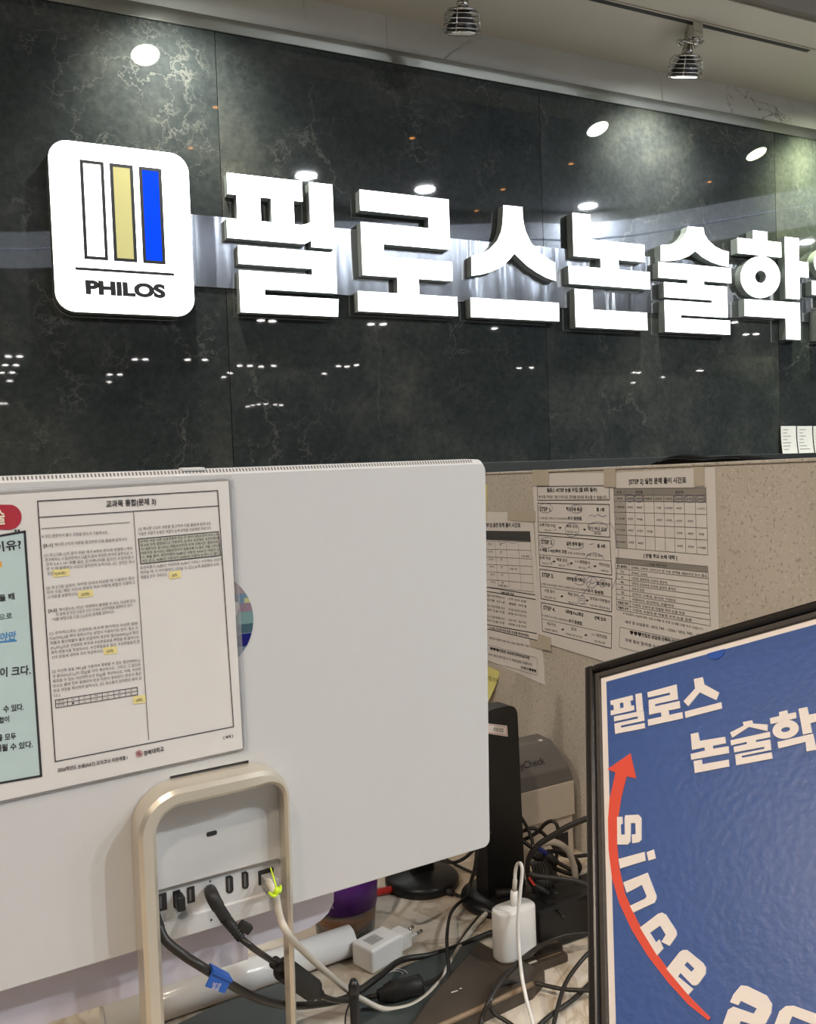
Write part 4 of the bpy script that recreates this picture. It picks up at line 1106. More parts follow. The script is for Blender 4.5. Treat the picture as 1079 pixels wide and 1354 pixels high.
# ------------------------------------------------------------------ laminated sheet and sticker on the computer
C6 = (0, 620, 3.0765)
def m6(x, y, off=0.0): return MF.uv(C6[0] + x / C6[2], C6[1] + y / C6[2], off)
rot = 0.0175
def rotp(pts, c): 
    cs, sn = math.cos(rot), math.sin(rot)
    return [(c[0] + (x - c[0]) * cs - (z - c[1]) * sn, c[1] + (x - c[0]) * sn + (z - c[1]) * cs) for x, z in pts]
cen = (-0.243, 0.0625)
stk = thing('round_sticker', 'round glossy sticker with colourful bands, half under the laminated sheet', 'sticker', MM)
sc_ = MF.uv(334.5, 817); scx = sc_[0] - 0.041; scz = sc_[1]
prism('disc', ellipse(scx, scz, 0.041, 0.041, 64), -0.0004, 0.0002, MT['cup_disc'][7], stk)
def sband(z0_, z1_, mi, x0_=-0.05, x1_=0.05, lift=0.0003):
    pts = []
    for i in range(9):
        z = z0_ + (z1_ - z0_) * i / 8; w = math.sqrt(max(0, 0.041 ** 2 - z * z)); pts.append((scx + min(w, x1_), scz + z))
    for i in range(9):
        z = z1_ + (z0_ - z1_) * i / 8; w = math.sqrt(max(0, 0.041 ** 2 - z * z)); pts.append((scx + max(-w, x0_), scz + z))
    prism('colour_band', pts, -0.0004 - lift, -0.0004, MT['cup_disc'][mi], stk)  # one flat band of colour across the disc
sband(0.021, 0.0405, 0); sband(0.017, 0.021, 1); sband(0.013, 0.017, 2, 0.034); sband(0.013, 0.017, 1, -0.05, 0.034); sband(0.006, 0.013, 3); sband(-0.004, 0.006, 4); sband(-0.011, -0.004, 5); sband(-0.022, -0.012, 6, 0.027)
prism('white_patch', [(scx + 0.01, scz + 0.018), (scx + 0.022, scz + 0.0175), (scx + 0.0285, scz + 0.014), (scx + 0.029, scz + 0.010), (scx + 0.026, scz + 0.002), (scx + 0.022, scz - 0.005), (scx + 0.01, scz - 0.006)], -0.0012, -0.0004, 'paper', stk)

lam = thing('laminated_sheet', 'laminated exam sheet with two printed pages stuck on the back of the computer', 'paper sheet', MM)
x1_ = -0.2430; z0_, z1_ = -0.0465, 0.1713
prism('film', rotp(rrect(x1_ - 0.303, z0_ - 0.0015, x1_ + 0.003, z1_ + 0.003, 0.004, 4), cen), -0.0019, -0.0017, 'film', lam)
prism('paper', rotp([(x1_ - 0.297, z0_), (x1_ - 0.0015, z0_), (x1_ - 0.0015, z1_ - 0.001), (x1_ - 0.297, z1_ - 0.001)], cen), -0.0025, -0.0019, 'paper_gloss', lam)
q = Print(MF, lam, -0.0026, C6)
q.path([(153, 131), (885, 88), (950, 1048), (225, 1190)], 0.0007, 'ink', True)
q.line((158, 197), (888, 150), 0.0006); q.line((543, 172), (605, 1100), 0.0005, 'ink_grey'); q.line((170, 243), (527, 217), 0.0004, 'ink_grey')
q.text('교과목 통합(문제 3)', (432, 154), (635, 142), 24, 'ink', True)
def para(lines, a, b_, step, h=12, last=None):
    for i, s in enumerate(lines):
        p0 = (a[0] + step[0] * i, a[1] + step[1] * i); p1 = (b_[0] + step[0] * i, b_[1] + step[2] * i)
        if last and i == len(lines) - 1: p1 = (p0[0] + last, p0[1] + (p1[1] - p0[1]) * last / (p1[0] - p0[0]))
        q.text(s, p0, p1, h, 'ink_grey', False)
q.text('※ 모든 문항에서 풀이 과정을 반드시 기술하시오.', (170, 280), (440, 263), 12, 'ink_grey')
q.text('[3-1]', (178, 318), (214, 314), 13, 'ink', True); q.text('제시문 (가)의 내용을 참고하여 다음 물음에 답하시오.', (222, 313), (520, 290), 12, 'ink_grey')
para(['(1) 위 [그림 1]과 같이 전원 에서 4개의 전지에 연결한 1개의', '전구에서는 수업과정에서 다음과 같이 작성한 전국의 실전으로 수', '강하 3.4 × 10³ 회를 같은 응시에너지를 일으킨 수업하였다', '면 이 때 발생하는 시간이 얼마인지 논하시오. (단, 성적은 무시', '한다.)'], (180, 357), (537, 328), (3.2, 18.5, 18), 12, 33)
para(['(2) 위 [그림 2]에서, 국어명 건국과 비교할 때 ㉠실에서 중상', '하의 수업, 해당 시간과 학생의 따라 어떻게 변할지 수정하고', '그 이유를 설명하시오.'], (188, 490), (547, 448), (2.5, 18.5, 18), 12, 122)
q.text('[3-2]', (197, 583), (231, 579), 13, 'ink', True)
para(['제시문(나), (다)는 자연에서 발생할 수 있는 이산화 탄소', '의 용해 및 탄산 수업과 산성 건국의 상호작용을 설명하고 있다.', '이를 바탕으로 다음 (1),(2)의 문제를 답하시오.'], (240, 578), (553, 540), (-12, 20, 18), 12, 250)
para(['(1) 국어적으로는 산성화된 호수에 정기적인 수산화 칼슘', '(Ca(OH)₂)을 뿌려 중화시키는 방법이 이용되기도 한다. 질소 산', '화물과 황산화물이 물과 반응하여 생성된 질산(HNO₃)과 황산', '(H₂SO₄)으로 산성화된 호수에 수산화칼슘을 뿌렸을 때 일어나는', '화학 반응식을 작성하시오. 수산화칼슘과 질산, 수산화칼슘과 황', '산의 반응에 대하여 각각 작성하시오.'], (200, 675), (560, 632), (2.0, 19.5, 18.5), 12, 210)
para(['(2) 수산화 칼슘 740 g을 이용하여 중화할 수 있는 질산(HNO₃)', '과 황산(H₂SO₄)의 양(g)을 각각 계산하시오. 그리고, 그 값으로', '중화할 수 있는 이산화탄소의 양(g)을 계산하시오. 이때, 이산화', '탄소는 물에 전부 용해되어 탄산 이온이 생성된다. 반응식 혹은', '반응 과정을 제시하여 답하시오. (단, 원소들의 원자량은 표와 같', '다.)'], (212, 830), (570, 781), (1.5, 19.5, 18.5), 12, 25)
q.path([(225, 940), (558, 888), (560, 918), (227, 972)], 0.0005, 'ink', True); q.line((226, 956), (559, 903), 0.0004)
for i in range(1, 7):
    f = 0.145 + (i - 1) * 0.142; q.line((225 + 333 * f, 940 - 52 * f), (227 + 333 * f, 972 - 54 * f), 0.0004)
for i, (a, b_) in enumerate((('원소', '원자량'), ('H', '1'), ('C', '12'), ('N', '14'), ('O', '16'), ('S', '32'), ('Ca', '40'))):
    f = (0.07 if i == 0 else 0.215 + (i - 1) * 0.142); x = 225 + 333 * f; y = 940 - 52 * f
    w = 14 if i == 0 else 5
    q.text(a, (x - w, y + 12), (x + w, y + 12 - w * 0.3), 9, 'ink_grey'); q.text(b_, (x - w, y + 28), (x + w, y + 28 - w * 0.3), 9, 'ink_grey')
q.poly([(563, 285), (888, 255), (897, 352), (573, 386)], 'greybox', 0.00015)
q.path([(563, 285), (888, 255), (897, 352), (573, 386)], 0.0006, 'ink', True)
para(['(2) 제시문 (다)의 내용을 참고하여 다음 물음에 답하시오.', '다음은 사람의 눈빛은 색깔의 눈색 유전을 단순화한 자료이다.'], (563, 250), (860, 226), (0, 20, 19), 12)
para(['눈색은 서로 다른 상염색체에 있는 두 쌍의 대립유전자 A와 a, B', '와 b에 의해 결정된다고 가정하자. 눈색의 표현형은 유전자형에', '서 대문자로 표시되는 대립유전자의 수에 의해서만 결정되며,', '대문자로 표시되는 대립유전자가 많을수록 더 짙은 색을 나타낸', '다. 예를 들어, 유전자형이 AaBb인 사람과 AAbb인 사람의 눈', '색은 같고, AaBb인 사람보다 AABb인 사람의 눈색이 더 짙다.'], (570, 300), (886, 270), (1.5, 16, 15.4), 11)
para(['유전자형이 AaBb인 아버지와 AaBb인 어머니 사이에서 아이가', '태어날 때, 이 아이에게서 나타날 수 있는 눈색 표현형의 수와 그', '확률을 모두 구하시오.'], (570, 408), (903, 372), (1.5, 19, 18.5), 12, 108)
for x0, y0, x1, y1 in ((213, 408, 282, 438), (316, 494, 378, 522), (420, 724, 475, 754), (540, 922, 593, 954), (686, 416, 735, 446)):
    q.poly([(x0, y0 + 3), (x1, y0 - 4), (x1 + 2, y1 - 4), (x0 + 3, y1 + 3)], 'hl', 0.00025); 
    q.text('(20점)', (x0 + 14, (y0 + y1) / 2 + 8), (x1 - 14, (y0 + y1) / 2 + 3), 11, 'ink_grey', False, 0.0006)
q.text('2026학년도 논술(AAT) 모의고사 자연계열 I', (235, 1232), (518, 1180), 15, 'ink', True)
q.text('경북대학교', (585, 1166), (667, 1145), 18, 'ink', True); q.text('( 4/4 )', (908, 1098), (948, 1090), 13, 'ink', True)
for k in range(5):
    a = k * 2 * math.pi / 5 - 1.57; q.loop(566 + 7 * math.cos(a), 1157 + 7 * math.sin(a), 6.5, 6.5, 0.0005, 'pink')
# facing page
q.poly([(-420, 345), (100, 255), (167, 1248), (-380, 1345)], 'teal', 0.00015)
q.path([(-420, 345), (100, 255), (167, 1248), (-380, 1345)], 0.0016, 'ink', True)
q.poly([(37 + 51 * math.cos(a) - (150 if math.cos(a) < 0 else 0), 196 + 51 * math.sin(a)) for a in (2 * math.pi * i / 40 for i in range(40))], 'red', 0.0003)
q.text('논술', (-48, 226), (22, 219), 52, 'cream', True, 0.0006)
q.text('"', (60, 268), (82, 266), 22, 'ink', True, 0.0006)
q.text('이유?', (-22, 336), (88, 322), 36, 'ink', True); q.poly([(-60, 385), (6, 376), (8, 400), (-60, 408)], 'orange')
for s, a, b_, h, m, bo in (('을 때', (-2, 537), (60, 528), 24, 'ink', True), ('으로', (-4, 613), (50, 606), 22, 'ink', False), ('해야만', (-36, 702), (64, 690), 30, 'bluetext', True), ('이 크다.', (0, 844), (125, 832), 34, 'ink', True),
                            ('수 있다.', (14, 988), (97, 978), 25, 'ink', True), ('합이', (-4, 1033), (38, 1026), 22, 'ink', True), ('을 모두', (-12, 1106), (65, 1097), 24, 'ink', True), ('제될 수 있다.', (-20, 1150), (133, 1130), 25, 'ink', True)):
    q.text(s, a, b_, h, m, bo, 0.0004, 0.15 if m == 'bluetext' else 0)
q.line((-40, 708), (64, 698), 0.0012, 'bluetext')
q.flush({'ink': 'printed_text', 'ink_grey': 'fine_print', 'hl': 'highlight', 'greybox': 'shaded_box', 'teal': 'teal_panel', 'red': 'red_badge', 'cream': 'badge_lettering', 'orange': 'orange_mark', 'bluetext': 'blue_text', 'pink': 'flower_emblem'})

# sheets hanging from the front of the computer below its lower edge
for k, (pts, lab) in enumerate((([(-40, 1290), (443, 1160), (441, 1192), (434, 1207), (424, 1217), (410, 1226), (396, 1232), (300, 1262), (-40, 1372)], 'white paper sheet with a curled corner hanging below the computer'),
                                ([(-40, 1300), (327, 1210), (328, 1268), (-40, 1385)], 'second white paper sheet hanging below the computer behind the hoop stand'))):
    off = 0.0262 - 0.0014 * k
    fr = MF
    uvp = [MF.uv(px, py, off) for px, py in pts]
    uvp = [(a, b_) for a, b_ in uvp]
    up_ = [(a, b_) for a, b_ in uvp]
    t = thing('hanging_sheet', lab, 'paper sheet', MM, 'sheets hanging under the computer')
    up_[0] = (up_[0][0], -0.175); up_[1] = (up_[1][0], -0.175)
    prism('paper', up_, off - 0.0004, off, 'lilac', t)

# ================================================================== POSTER IN BLACK FRAME
C3 = (760, 780, 2.357)
# the tilted frame: its upright edges run to one vanishing point, its top edge fixes the other axis
_pa, _pb = (C3[0] + 29 / C3[2], C3[1] + 239 / C3[2]), (C3[0] + 752 / C3[2], C3[1] + 30 / C3[2])
_vv = ray(_pa[0] - 0.010 * (_pa[1] + 700), -700.0).normalized()
_uu = ray(*_pa).cross(ray(*_pb)).cross(_vv).normalized()
if _uu.dot(RGT) < 0: _uu = -_uu
PO = EYE + ray(*_pa) * 0.56
QF = Frame(PO, _uu, _vv)
def q3(x, y, off=0.0): return QF.uv(C3[0] + x / C3[2], C3[1] + y / C3[2], off)
pw, ph, DEP, PY = 0.345, 0.465, 0.016, 0.005
_in = q3(82, 275, PY)
fw, ft = max(_in[0], 0.006), max(-_in[1], 0.006)
post = thing('poster_stand', 'blue poster with white lettering and red arrow in a tilted black frame', 'poster stand', QF.mat())
o1, o2 = fw * 0.62, ft * 0.58
for lo, hi in (((0, 0, -ph), (o1, DEP, 0)), ((pw - o1, 0, -ph), (pw, DEP, 0)), ((o1, 0, -o2), (pw - o1, DEP, 0)), ((o1, 0, -ph), (pw - o1, DEP, -ph + o2))):
    box('frame_bar', lo, hi, 'frame', post, 0.0014)
for lo, hi in (((o1, 0.003, -ph + o2), (fw, DEP, -o2)), ((pw - fw, 0.003, -ph + o2), (pw - o1, DEP, -o2)), ((fw, 0.003, -ft), (pw - fw, DEP, -o2)), ((fw, 0.003, -ph + o2), (pw - fw, DEP, -ph + ft))):
    box('inner_rim', lo, hi, 'frame_in', post, 0.0005)
prism('poster_sheet', [(fw, -ph + ft), (pw - fw, -ph + ft), (pw - fw, -ft), (fw, -ft)], PY, PY + 0.002, 'poster_white', post)
bx, bz = q3(99, 287, PY)
prism('blue_print', [(bx, -ph - bz), (pw - bx, -ph - bz), (pw - bx, bz), (bx, bz)], PY - 0.0003, PY, 'poster', post)
box('back_board', (0.003, DEP - 0.004, -ph + 0.003), (pw - 0.003, DEP + 0.002, -0.003), 'frame', post)
_pc = QF.o + QF.ex * (pw / 2) + QF.ey * (DEP + 0.02) - QF.ez * (ph / 2)
def stand_part(o_, at_):
    o_.parent = post; o_.matrix_parent_inverse = QF.mat().inverted(); o_.matrix_world = Matrix.Translation(at_); return o_
stand_part(lathe('pole', [(0, 0.01), (0.014, 0.01), (0.014, _pc.z - 0.01), (0.011, _pc.z), (0, _pc.z + 0.002)], 'frame', None, 20), Vector((_pc.x, _pc.y, 0)))
stand_part(lathe('pole_base', [(0, 0), (0.14, 0), (0.14, 0.006), (0.13, 0.012), (0.03, 0.018), (0.02, 0.03), (0, 0.03)], 'frame', None, 40), Vector((_pc.x, _pc.y, 0)))
box('tilt_bracket', (pw / 2 - 0.04, DEP + 0.002, -ph / 2 - 0.05), (pw / 2 + 0.04, DEP + 0.028, -ph / 2 + 0.05), 'frame', post, 0.003)
CP = (780, 860, 3.609); CQ = (790, 990, 3.72)
def pposter(nm_, c, pts, m='poster_white', holes=(), lift=0.0005):
    f = lambda l: [QF.uv(c[0] + x / c[2], c[1] + y / c[2], PY) for x, y in l]
    return prism(nm_, f(pts), PY - 0.0003 - lift, PY - 0.0002, m, post, [f(h) for h in holes])
xd, zd_ = q3(440, 178, PY)
prism('blue_dot', [(xd + 0.0052 * math.cos(a), bz + 0.0052 * math.sin(a)) for a in (math.pi + math.pi * i / 16 for i in range(17))], PY - 0.0008, PY, 'poster_dot', post)
G = 'poster_letter'
pposter(G, CP, [(100, 243), (206, 217), (209, 240), (196, 243), (199, 268), (213, 264), (215, 288), (103, 313), (102, 290), (118, 287), (115, 262), (103, 264)], holes=[[(145, 255), (162, 251), (165, 275), (148, 279)]])
pposter(G, CP, [(220, 212), (249, 206), (257, 288), (226, 296)])
pposter(G, CP, [(118, 318), (258, 290), (263, 338), (150, 362), (151, 372), (264, 349), (266, 374), (124, 401), (120, 352), (232, 328), (231, 318), (119, 342)])
pposter(G, CP, [(277, 203), (416, 165), (423, 236), (313, 260), (314, 270), (431, 244), (434, 278), (378, 290), (381, 311), (444, 297), (447, 327), (282, 363), (279, 333), (345, 319), (342, 298), (286, 310), (283, 240), (386, 215), (385, 204), (280, 228)])
pposter(G, CP, [(499, 140), (541, 130), (549, 165), (620, 204), (606, 240), (527, 203), (472, 270), (450, 245), (505, 185)])
pposter(G, CP, [(456, 295), (630, 250), (633, 280), (459, 325)])
pposter(G, CP, [(484, 402), (520, 394), (527, 435), (648, 415), (652, 446), (590, 458), (592, 472), (664, 460), (667, 493), (487, 525), (484, 497), (553, 481), (550, 466), (491, 478)])
pposter(G, CP, [(498, 531), (537, 524), (540, 546), (665, 524), (668, 557), (504, 588)])
pposter(G, CP, [(733, 345), (777, 336), (782, 352), (851, 357), (850, 388), (762, 368), (683, 420), (672, 395), (737, 362)])
pposter(G, CP, [(674, 432), (862, 391), (864, 417), (795, 431), (796, 441), (863, 428), (868, 478), (727, 506), (728, 516), (870, 489), (874, 519), (702, 551), (696, 500), (836, 473), (835, 463), (692, 490), (689, 463), (752, 450), (751, 440), (677, 456)])
pposter(G, CP, [(905, 298), (944, 288), (947, 306), (986, 298), (988, 326), (866, 355), (862, 327), (907, 316)])
def rell(cx_, cy_, rx_, ry_, r_, n=32): return [(cx_ + rx_ * math.cos(a) * math.cos(r_) - ry_ * math.sin(a) * math.sin(r_), cy_ + rx_ * math.cos(a) * math.sin(r_) + ry_ * math.sin(a) * math.cos(r_)) for a in (2 * math.pi * i / n for i in range(n))]
pposter(G, CP, rell(937, 380, 63, 44, -0.2), holes=[rell(937, 381, 22, 11, -0.2, 20)])
pposter(G, CP, [(998, 282), (1040, 273), (1048, 310), (1098, 300), (1104, 338), (1055, 350), (1063, 395), (1020, 405)])
pposter(G, CP, [(898, 440), (1068, 400), (1084, 477), (1037, 485), (1032, 440), (903, 471)])
pposter('red_arrow', CQ, [(165, 25), (193, 148), (146, 138), (120, 240), (103, 350), (98, 450), (108, 580), (140, 720), (200, 850), (280, 990), (370, 1115), (470, 1235), (560, 1325), (548, 1338), (450, 1260), (350, 1150), (250, 1020), (170, 890), (110, 760), (75, 640), (58, 500), (55, 350), (62, 250), (92, 120), (52, 103)], 'poster_red', (), 0.0004)
S = 'since_letter'
pposter(S, CQ, [(140, 330), (205, 327), (219, 342), (219, 450), (207, 463), (175, 467), (172, 425), (192, 422), (190, 368), (167, 368), (165, 460), (152, 474), (101, 474), (100, 338), (126, 337), (127, 372), (117, 375), (119, 425), (138, 425), (137, 345)])
pposter(S, CQ, [(107, 545), (235, 510), (240, 553), (115, 592)]); pposter('letter_dot', CQ, [(245, 512), (280, 498), (290, 542), (255, 553)])
pposter(S, CQ, [(130, 660), (250, 612), (293, 725), (292, 742), (284, 760), (180, 808), (163, 775), (238, 740), (246, 728), (222, 672), (148, 712)])
pposter(S, CQ, [(213, 882), (302, 814), (322, 808), (340, 818), (390, 895), (394, 915), (388, 930), (358, 972), (318, 952), (340, 918), (312, 872), (262, 908), (292, 955), (308, 940), (328, 985), (297, 1020)])
pposter(S, CQ, [(343, 1085), (408, 1002), (425, 992), (445, 992), (522, 1055), (537, 1080), (535, 1110), (500, 1160), (485, 1168), (468, 1163), (412, 1105), (400, 1122), (476, 1185), (450, 1213)], holes=[[(430, 1066), (446, 1050), (481, 1084), (466, 1100)]])
pposter('year_digit', C3, [(497, 1262), (520, 1234), (540, 1236), (600, 1265), (617, 1292), (614, 1320), (598, 1352), (575, 1362), (520, 1345), (512, 1362), (590, 1392), (580, 1420), (455, 1380), (480, 1310), (497, 1300), (560, 1322), (570, 1306), (520, 1282), (512, 1296), (486, 1286)])
pposter('year_digit', C3, [(610, 1395), (640, 1315), (660, 1298), (685, 1297), (790, 1335), (800, 1360), (770, 1440), (745, 1450), (630, 1415)], holes=[[(655, 1390), (680, 1330), (755, 1360), (735, 1415)]])

# ================================================================== THINGS ON THE DESK
def place(name, label, cat, p, rz=0.0, group=None):
    return thing(name, label, cat, Matrix.Translation(p) @ Matrix.Rotation(rz, 4, 'Z'), group)

# rolled paper tube
ta_, tb_ = dk(236, 1352, 0.0), dk(455, 1276, 0.0)
ax = (tb_ - ta_); ax.z = 0; axn = ax.normalized(); RT = 0.0185
back = Vector((-axn.y, axn.x, 0))
e1 = dk(470, 1268, 0.0); Lr = (e1 - ta_).dot(axn)
rl = thing('paper_roll', 'rolled white poster paper lying below the computer', 'paper roll', Matrix.Translation(ta_ + back * RT * 0.8 + Vector((0, 0, 0))))
c0 = Vector((0, 0, RT)) - axn * 0.075; c1 = Vector((0, 0, RT)) + axn * (Lr)
b = bmesh.new(); spiral = []
for i in range(60):
    f = i / 59; spiral.append((f * 2 * math.pi * 2.15, RT - 0.0007 * f * 2.15))
for s_ in (0, 1):
    pass
lo, hi = [], []
for a, r in spiral:
    d = back * (math.cos(a) * r) + Vector((0, 0, 1)) * (math.sin(a) * r)
    lo.append(b.verts.new(c0 + d)); hi.append(b.verts.new(c1 + d))
for i in range(59): b.faces.new((lo[i], lo[i + 1], hi[i + 1], hi[i]))
me = bm_mesh(b); o = link('rolled_sheet', me, 'charger', rl, True)
md = o.modifiers.new('thick', 'SOLIDIFY'); md.thickness = 0.0003
cap = bmesh.new()
ring = [cap.verts.new(c1 - axn * 0.004 + back * (math.cos(a) * RT * 0.9) + Vector((0, 0, math.sin(a) * RT * 0.9))) for a in (2 * math.pi * i / 24 for i in range(24))]
cap.faces.new(ring)
link('inner_layers', bm_mesh(cap), 'paper', rl)
cap = bmesh.new()
ring = [cap.verts.new(c0 + axn * 0.004 + back * (math.cos(a) * RT * 0.9) + Vector((0, 0, math.sin(a) * RT * 0.9))) for a in (2 * math.pi * i / 24 for i in range(24))]
cap.faces.new(ring)
link('inner_layers', bm_mesh(cap), 'lilac', rl)

# slabs lying on the desk
def slab(name, label, cat, pts, h, m, edge=None, z=0.0, bev=0.002):
    P = [dk(px, py, z + h) for px, py in pts]
    c = sum(P, Vector()) / len(P)
    t = thing(name, label, cat, Matrix.Translation((c.x, c.y, DESK + z)))
    b = bmesh.new()
    tp = [b.verts.new((p.x - c.x, p.y - c.y, h)) for p in P]; bt = [b.verts.new((p.x - c.x, p.y - c.y, 0)) for p in P]
    b.faces.new(tp); b.faces.new(list(reversed(bt)))
    for i in range(len(P)):
        j = (i + 1) % len(P); b.faces.new((tp[i], bt[i], bt[j], tp[j]))
    bmesh.ops.recalc_face_normals(b, faces=b.faces)
    bmesh.ops.bevel(b, geom=[e for e in b.edges if all(v.co.z > h * 0.9 for v in e.verts)], offset=bev, segments=2, profile=0.5, affect='EDGES')
    link('case', bm_mesh(b), m, t)
    return t, c, P
t, c, P = slab('laptop', 'closed dark grey laptop lying under the paper roll', 'laptop', [(235, 1352), (300, 1322), (388, 1292), (391, 1330), (391, 1440), (180, 1440)], 0.014, 'slate')
t, c, P = slab('tablet_case', 'slate green flat case under the cables with a white printed mark', 'case', [(466, 1306), (545, 1272), (632, 1243), (655, 1256), (600, 1300), (585, 1395), (500, 1400), (470, 1345)], 0.008, 'slate')
mk = Print(Frame((c.x, c.y, DESK), Vector((1, 0, 0)), Vector((0, 0, 1))), t, 0, (0, 0, 1))
mp_ = [dk(523 + 16 * math.cos(a), 1288 - 7 * math.sin(a), 0.0086) - Vector((c.x, c.y, DESK)) for a in (0.2 + 2.6 * i / 10 for i in range(11))]
for r_ in (1.0, 0.6):
    ctr = dk(523, 1288, 0.0086) - Vector((c.x, c.y, DESK))
    tube('printed_mark', [ctr + (p_ - ctr) * r_ for p_ in mp_], 0.0005, 'poster_white', t, 4, 2)
t, c, P = slab('storage_box', 'flat dark brown box with a pale strip as edge highlight under the white charger', 'box', [(633, 1246), (720, 1282), (704, 1300), (640, 1330), (568, 1362), (520, 1385), (575, 1310)], 0.018, 'brownbox')
e = [dk(704, 1301, 0.017), dk(640, 1331, 0.017), dk(568, 1363, 0.017), dk(522, 1385, 0.017)]
tube('edge_highlight', [p_ - Vector((c.x, c.y, DESK)) for p_ in e], 0.003, 'brownedge', t, 8, 3)  # edge highlight laid on as a pale brown strip
box('label_mark', (-0.02, 0.012, 0.0181), (-0.012, 0.0135, 0.0184), 'poster_white', t)
box('label_mark', (-0.009, 0.014, 0.0181), (-0.006, 0.0152, 0.0184), 'poster_white', t)

# white travel charger lying on its side
A = dk(471, 1271); B = dk(492.6, 1290); C_ = dk(534, 1266)
ex_ = (C_ - B); ex_.z = 0; Lc = ex_.length; ex_.normalize(); ey_ = Vector((-ex_.y, ex_.x, 0)); Wc = 0.030; Lc = max(Lc, 0.042)
rz = math.atan2(ex_.y, ex_.x)
t = place('travel_charger', 'white travel charger with two metal prongs lying beside the paper roll', 'charger', B, rz)
box('charger_body', (0, 0, 0), (Lc, Wc + 0.006, 0.029), 'charger', t, 0.0035, 3)
box('plug_block', (Lc - 0.002, 0.004, 0.004), (Lc + 0.020, Wc - 0.002, 0.024), 'charger', t, 0.002)
for y in (0.0085, 0.0235):
    o = tube('prong', [(Lc + 0.019, y, 0.014), (Lc + 0.032, y, 0.014)], 0.0022, 'charger', t, 10, 0)
    tube('prong_tip', [(Lc + 0.0315, y, 0.014), (Lc + 0.041, y, 0.014)], 0.0024, 'chrome', o, 10, 0)
box('rating_print', (0.010, 0.010, 0.0289), (0.030, 0.027, 0.0292), 'tgrey2', t)
for k in range(4): box('rating_line', (0.012, 0.012 + k * 0.0036, 0.0291), (0.028 - 0.004 * (k % 2), 0.0135 + k * 0.0036, 0.0294), 'tgrey', t)

# white upright charger with cable
cb = dk(681, 1262, 0.018)
t = place('usb_charger', 'white pill-shaped USB charger standing upright on the brown box', 'charger', cb, math.atan2(mex.y, mex.x))
w_, d_, h_ = 0.0275, 0.0150, 0.058
st = []
for i in range(40):
    a = 2 * math.pi * i / 40; ca, sa = math.cos(a), math.sin(a)
    st.append((math.copysign(abs(ca) ** 0.62, ca) * w_, math.copysign(abs(sa) ** 0.75, sa) * d_))
b = bmesh.new(); rings = []
for z, s_ in ((0, 0.93), (0.0015, 0.985), (0.004, 1), (h_ - 0.003, 1), (h_ - 0.001, 0.975), (h_, 0.93)):
    rings.append([b.verts.new((x * s_, y * s_, z)) for x, y in st])
for R0, R1 in zip(rings, rings[1:]):
    for i in range(40): b.faces.new((R0[i], R0[(i + 1) % 40], R1[(i + 1) % 40], R1[i]))
b.faces.new(rings[0]); b.faces.new(rings[-1])
link('charger_body', bm_mesh(b), 'charger', t, True)
zc = FWD.dot(cb - EYE)
wc = thing('charging_cable', 'thin white charging cable rising from the pill-shaped charger and bending down', 'cable', Matrix.Translation(at(680, 1204, zc)))
bpy.context.view_layer.update()
cable_part('plug', wc, [at(679, 1200, zc), at(680, 1178, zc)], 0.0044, 'charger', 12, 0)
cable_part('plug_sleeve', wc, [at(680, 1179, zc), at(681, 1163, zc)], 0.0028, 'lan', 10, 0)
cable_part('lead', wc, [at(681, 1164, zc), at(681.5, 1152, zc), at(684, 1143, zc - 0.004), at(688.5, 1142, zc - 0.012), at(690.5, 1152, zc - 0.018), at(688, 1180, zc - 0.024), at(685, 1215, zc - 0.032), at(686, 1250, zc - 0.04), at(690, 1290, zc - 0.07), at(697, 1325, zc - 0.11), at(705, 1356, zc - 0.15), dk(716, 1420, 0.004)], 0.0021, 'charger', 10)

# drink cup
cp = dk(457, 1232)
cup = place('drink_cup', 'clear cup of brown tea with a purple sleeve behind the computer', 'cup', cp)
lathe('cup_wall', [(0, 0.0), (0.034, 0.0), (0.038, 0.004), (0.0405, 0.03), (0.045, 0.11), (0.044, 0.11), (0.0395, 0.03), (0.037, 0.006), (0, 0.005)], 'cup', cup, 40)
lathe('tea', [(0, 0.0055), (0.0365, 0.0065), (0.0392, 0.026), (0.0398, 0.034), (0, 0.034)], 'tea', cup, 40)
lathe('sleeve', [(0.0412, 0.040), (0.0455, 0.105), (0.0462, 0.105), (0.0420, 0.040), (0.0412, 0.040)], 'purple', cup, 40)
lathe('lid', [(0, 0.116), (0.044, 0.116), (0.047, 0.111), (0.046, 0.109), (0.044, 0.109), (0, 0.113)], 'white', cup, 40)
mkf = dk(441, 1200, 0.045)
cdir = (EYE - cp); cdir.z = 0; cdir.normalize(); sd = Vector((-cdir.y, cdir.x, 0))
ctr = cdir * 0.0437 - sd * 0.012 + Vector((0, 0, 0.058))
ctr = (cdir * 0.92 + sd * -0.39).normalized() * 0.0438 + Vector((0, 0, 0.054)); tn = Vector((-ctr.y, ctr.x, 0)).normalized()
tube('recycling_mark', [ctr + tn * (0.004 * math.cos(a)) + Vector((0, 0, 0.004 * math.sin(a))) for a in (math.pi / 2 + i * 2 * math.pi / 3 for i in range(3))], 0.0005, 'poster_white', cup, 4, 0, True)

# round black stand
rb_ = dk(558, 1168)
sd_ = place('monitor_stand', 'black round stand foot with a neck rising behind the computer', 'stand', rb_)
lathe('foot', [(0, 0), (0.052, 0), (0.053, 0.003), (0.053, 0.010), (0.048, 0.015), (0.014, 0.020), (0, 0.021)], 'black', sd_, 48)
box('neck', (-0.017, -0.010, 0.015), (0.017, 0.010, 0.40), 'black', sd_, 0.004)
box('hinge_plate', (-0.05, -0.022, 0.33), (0.05, -0.008, 0.43), 'black', sd_, 0.004)
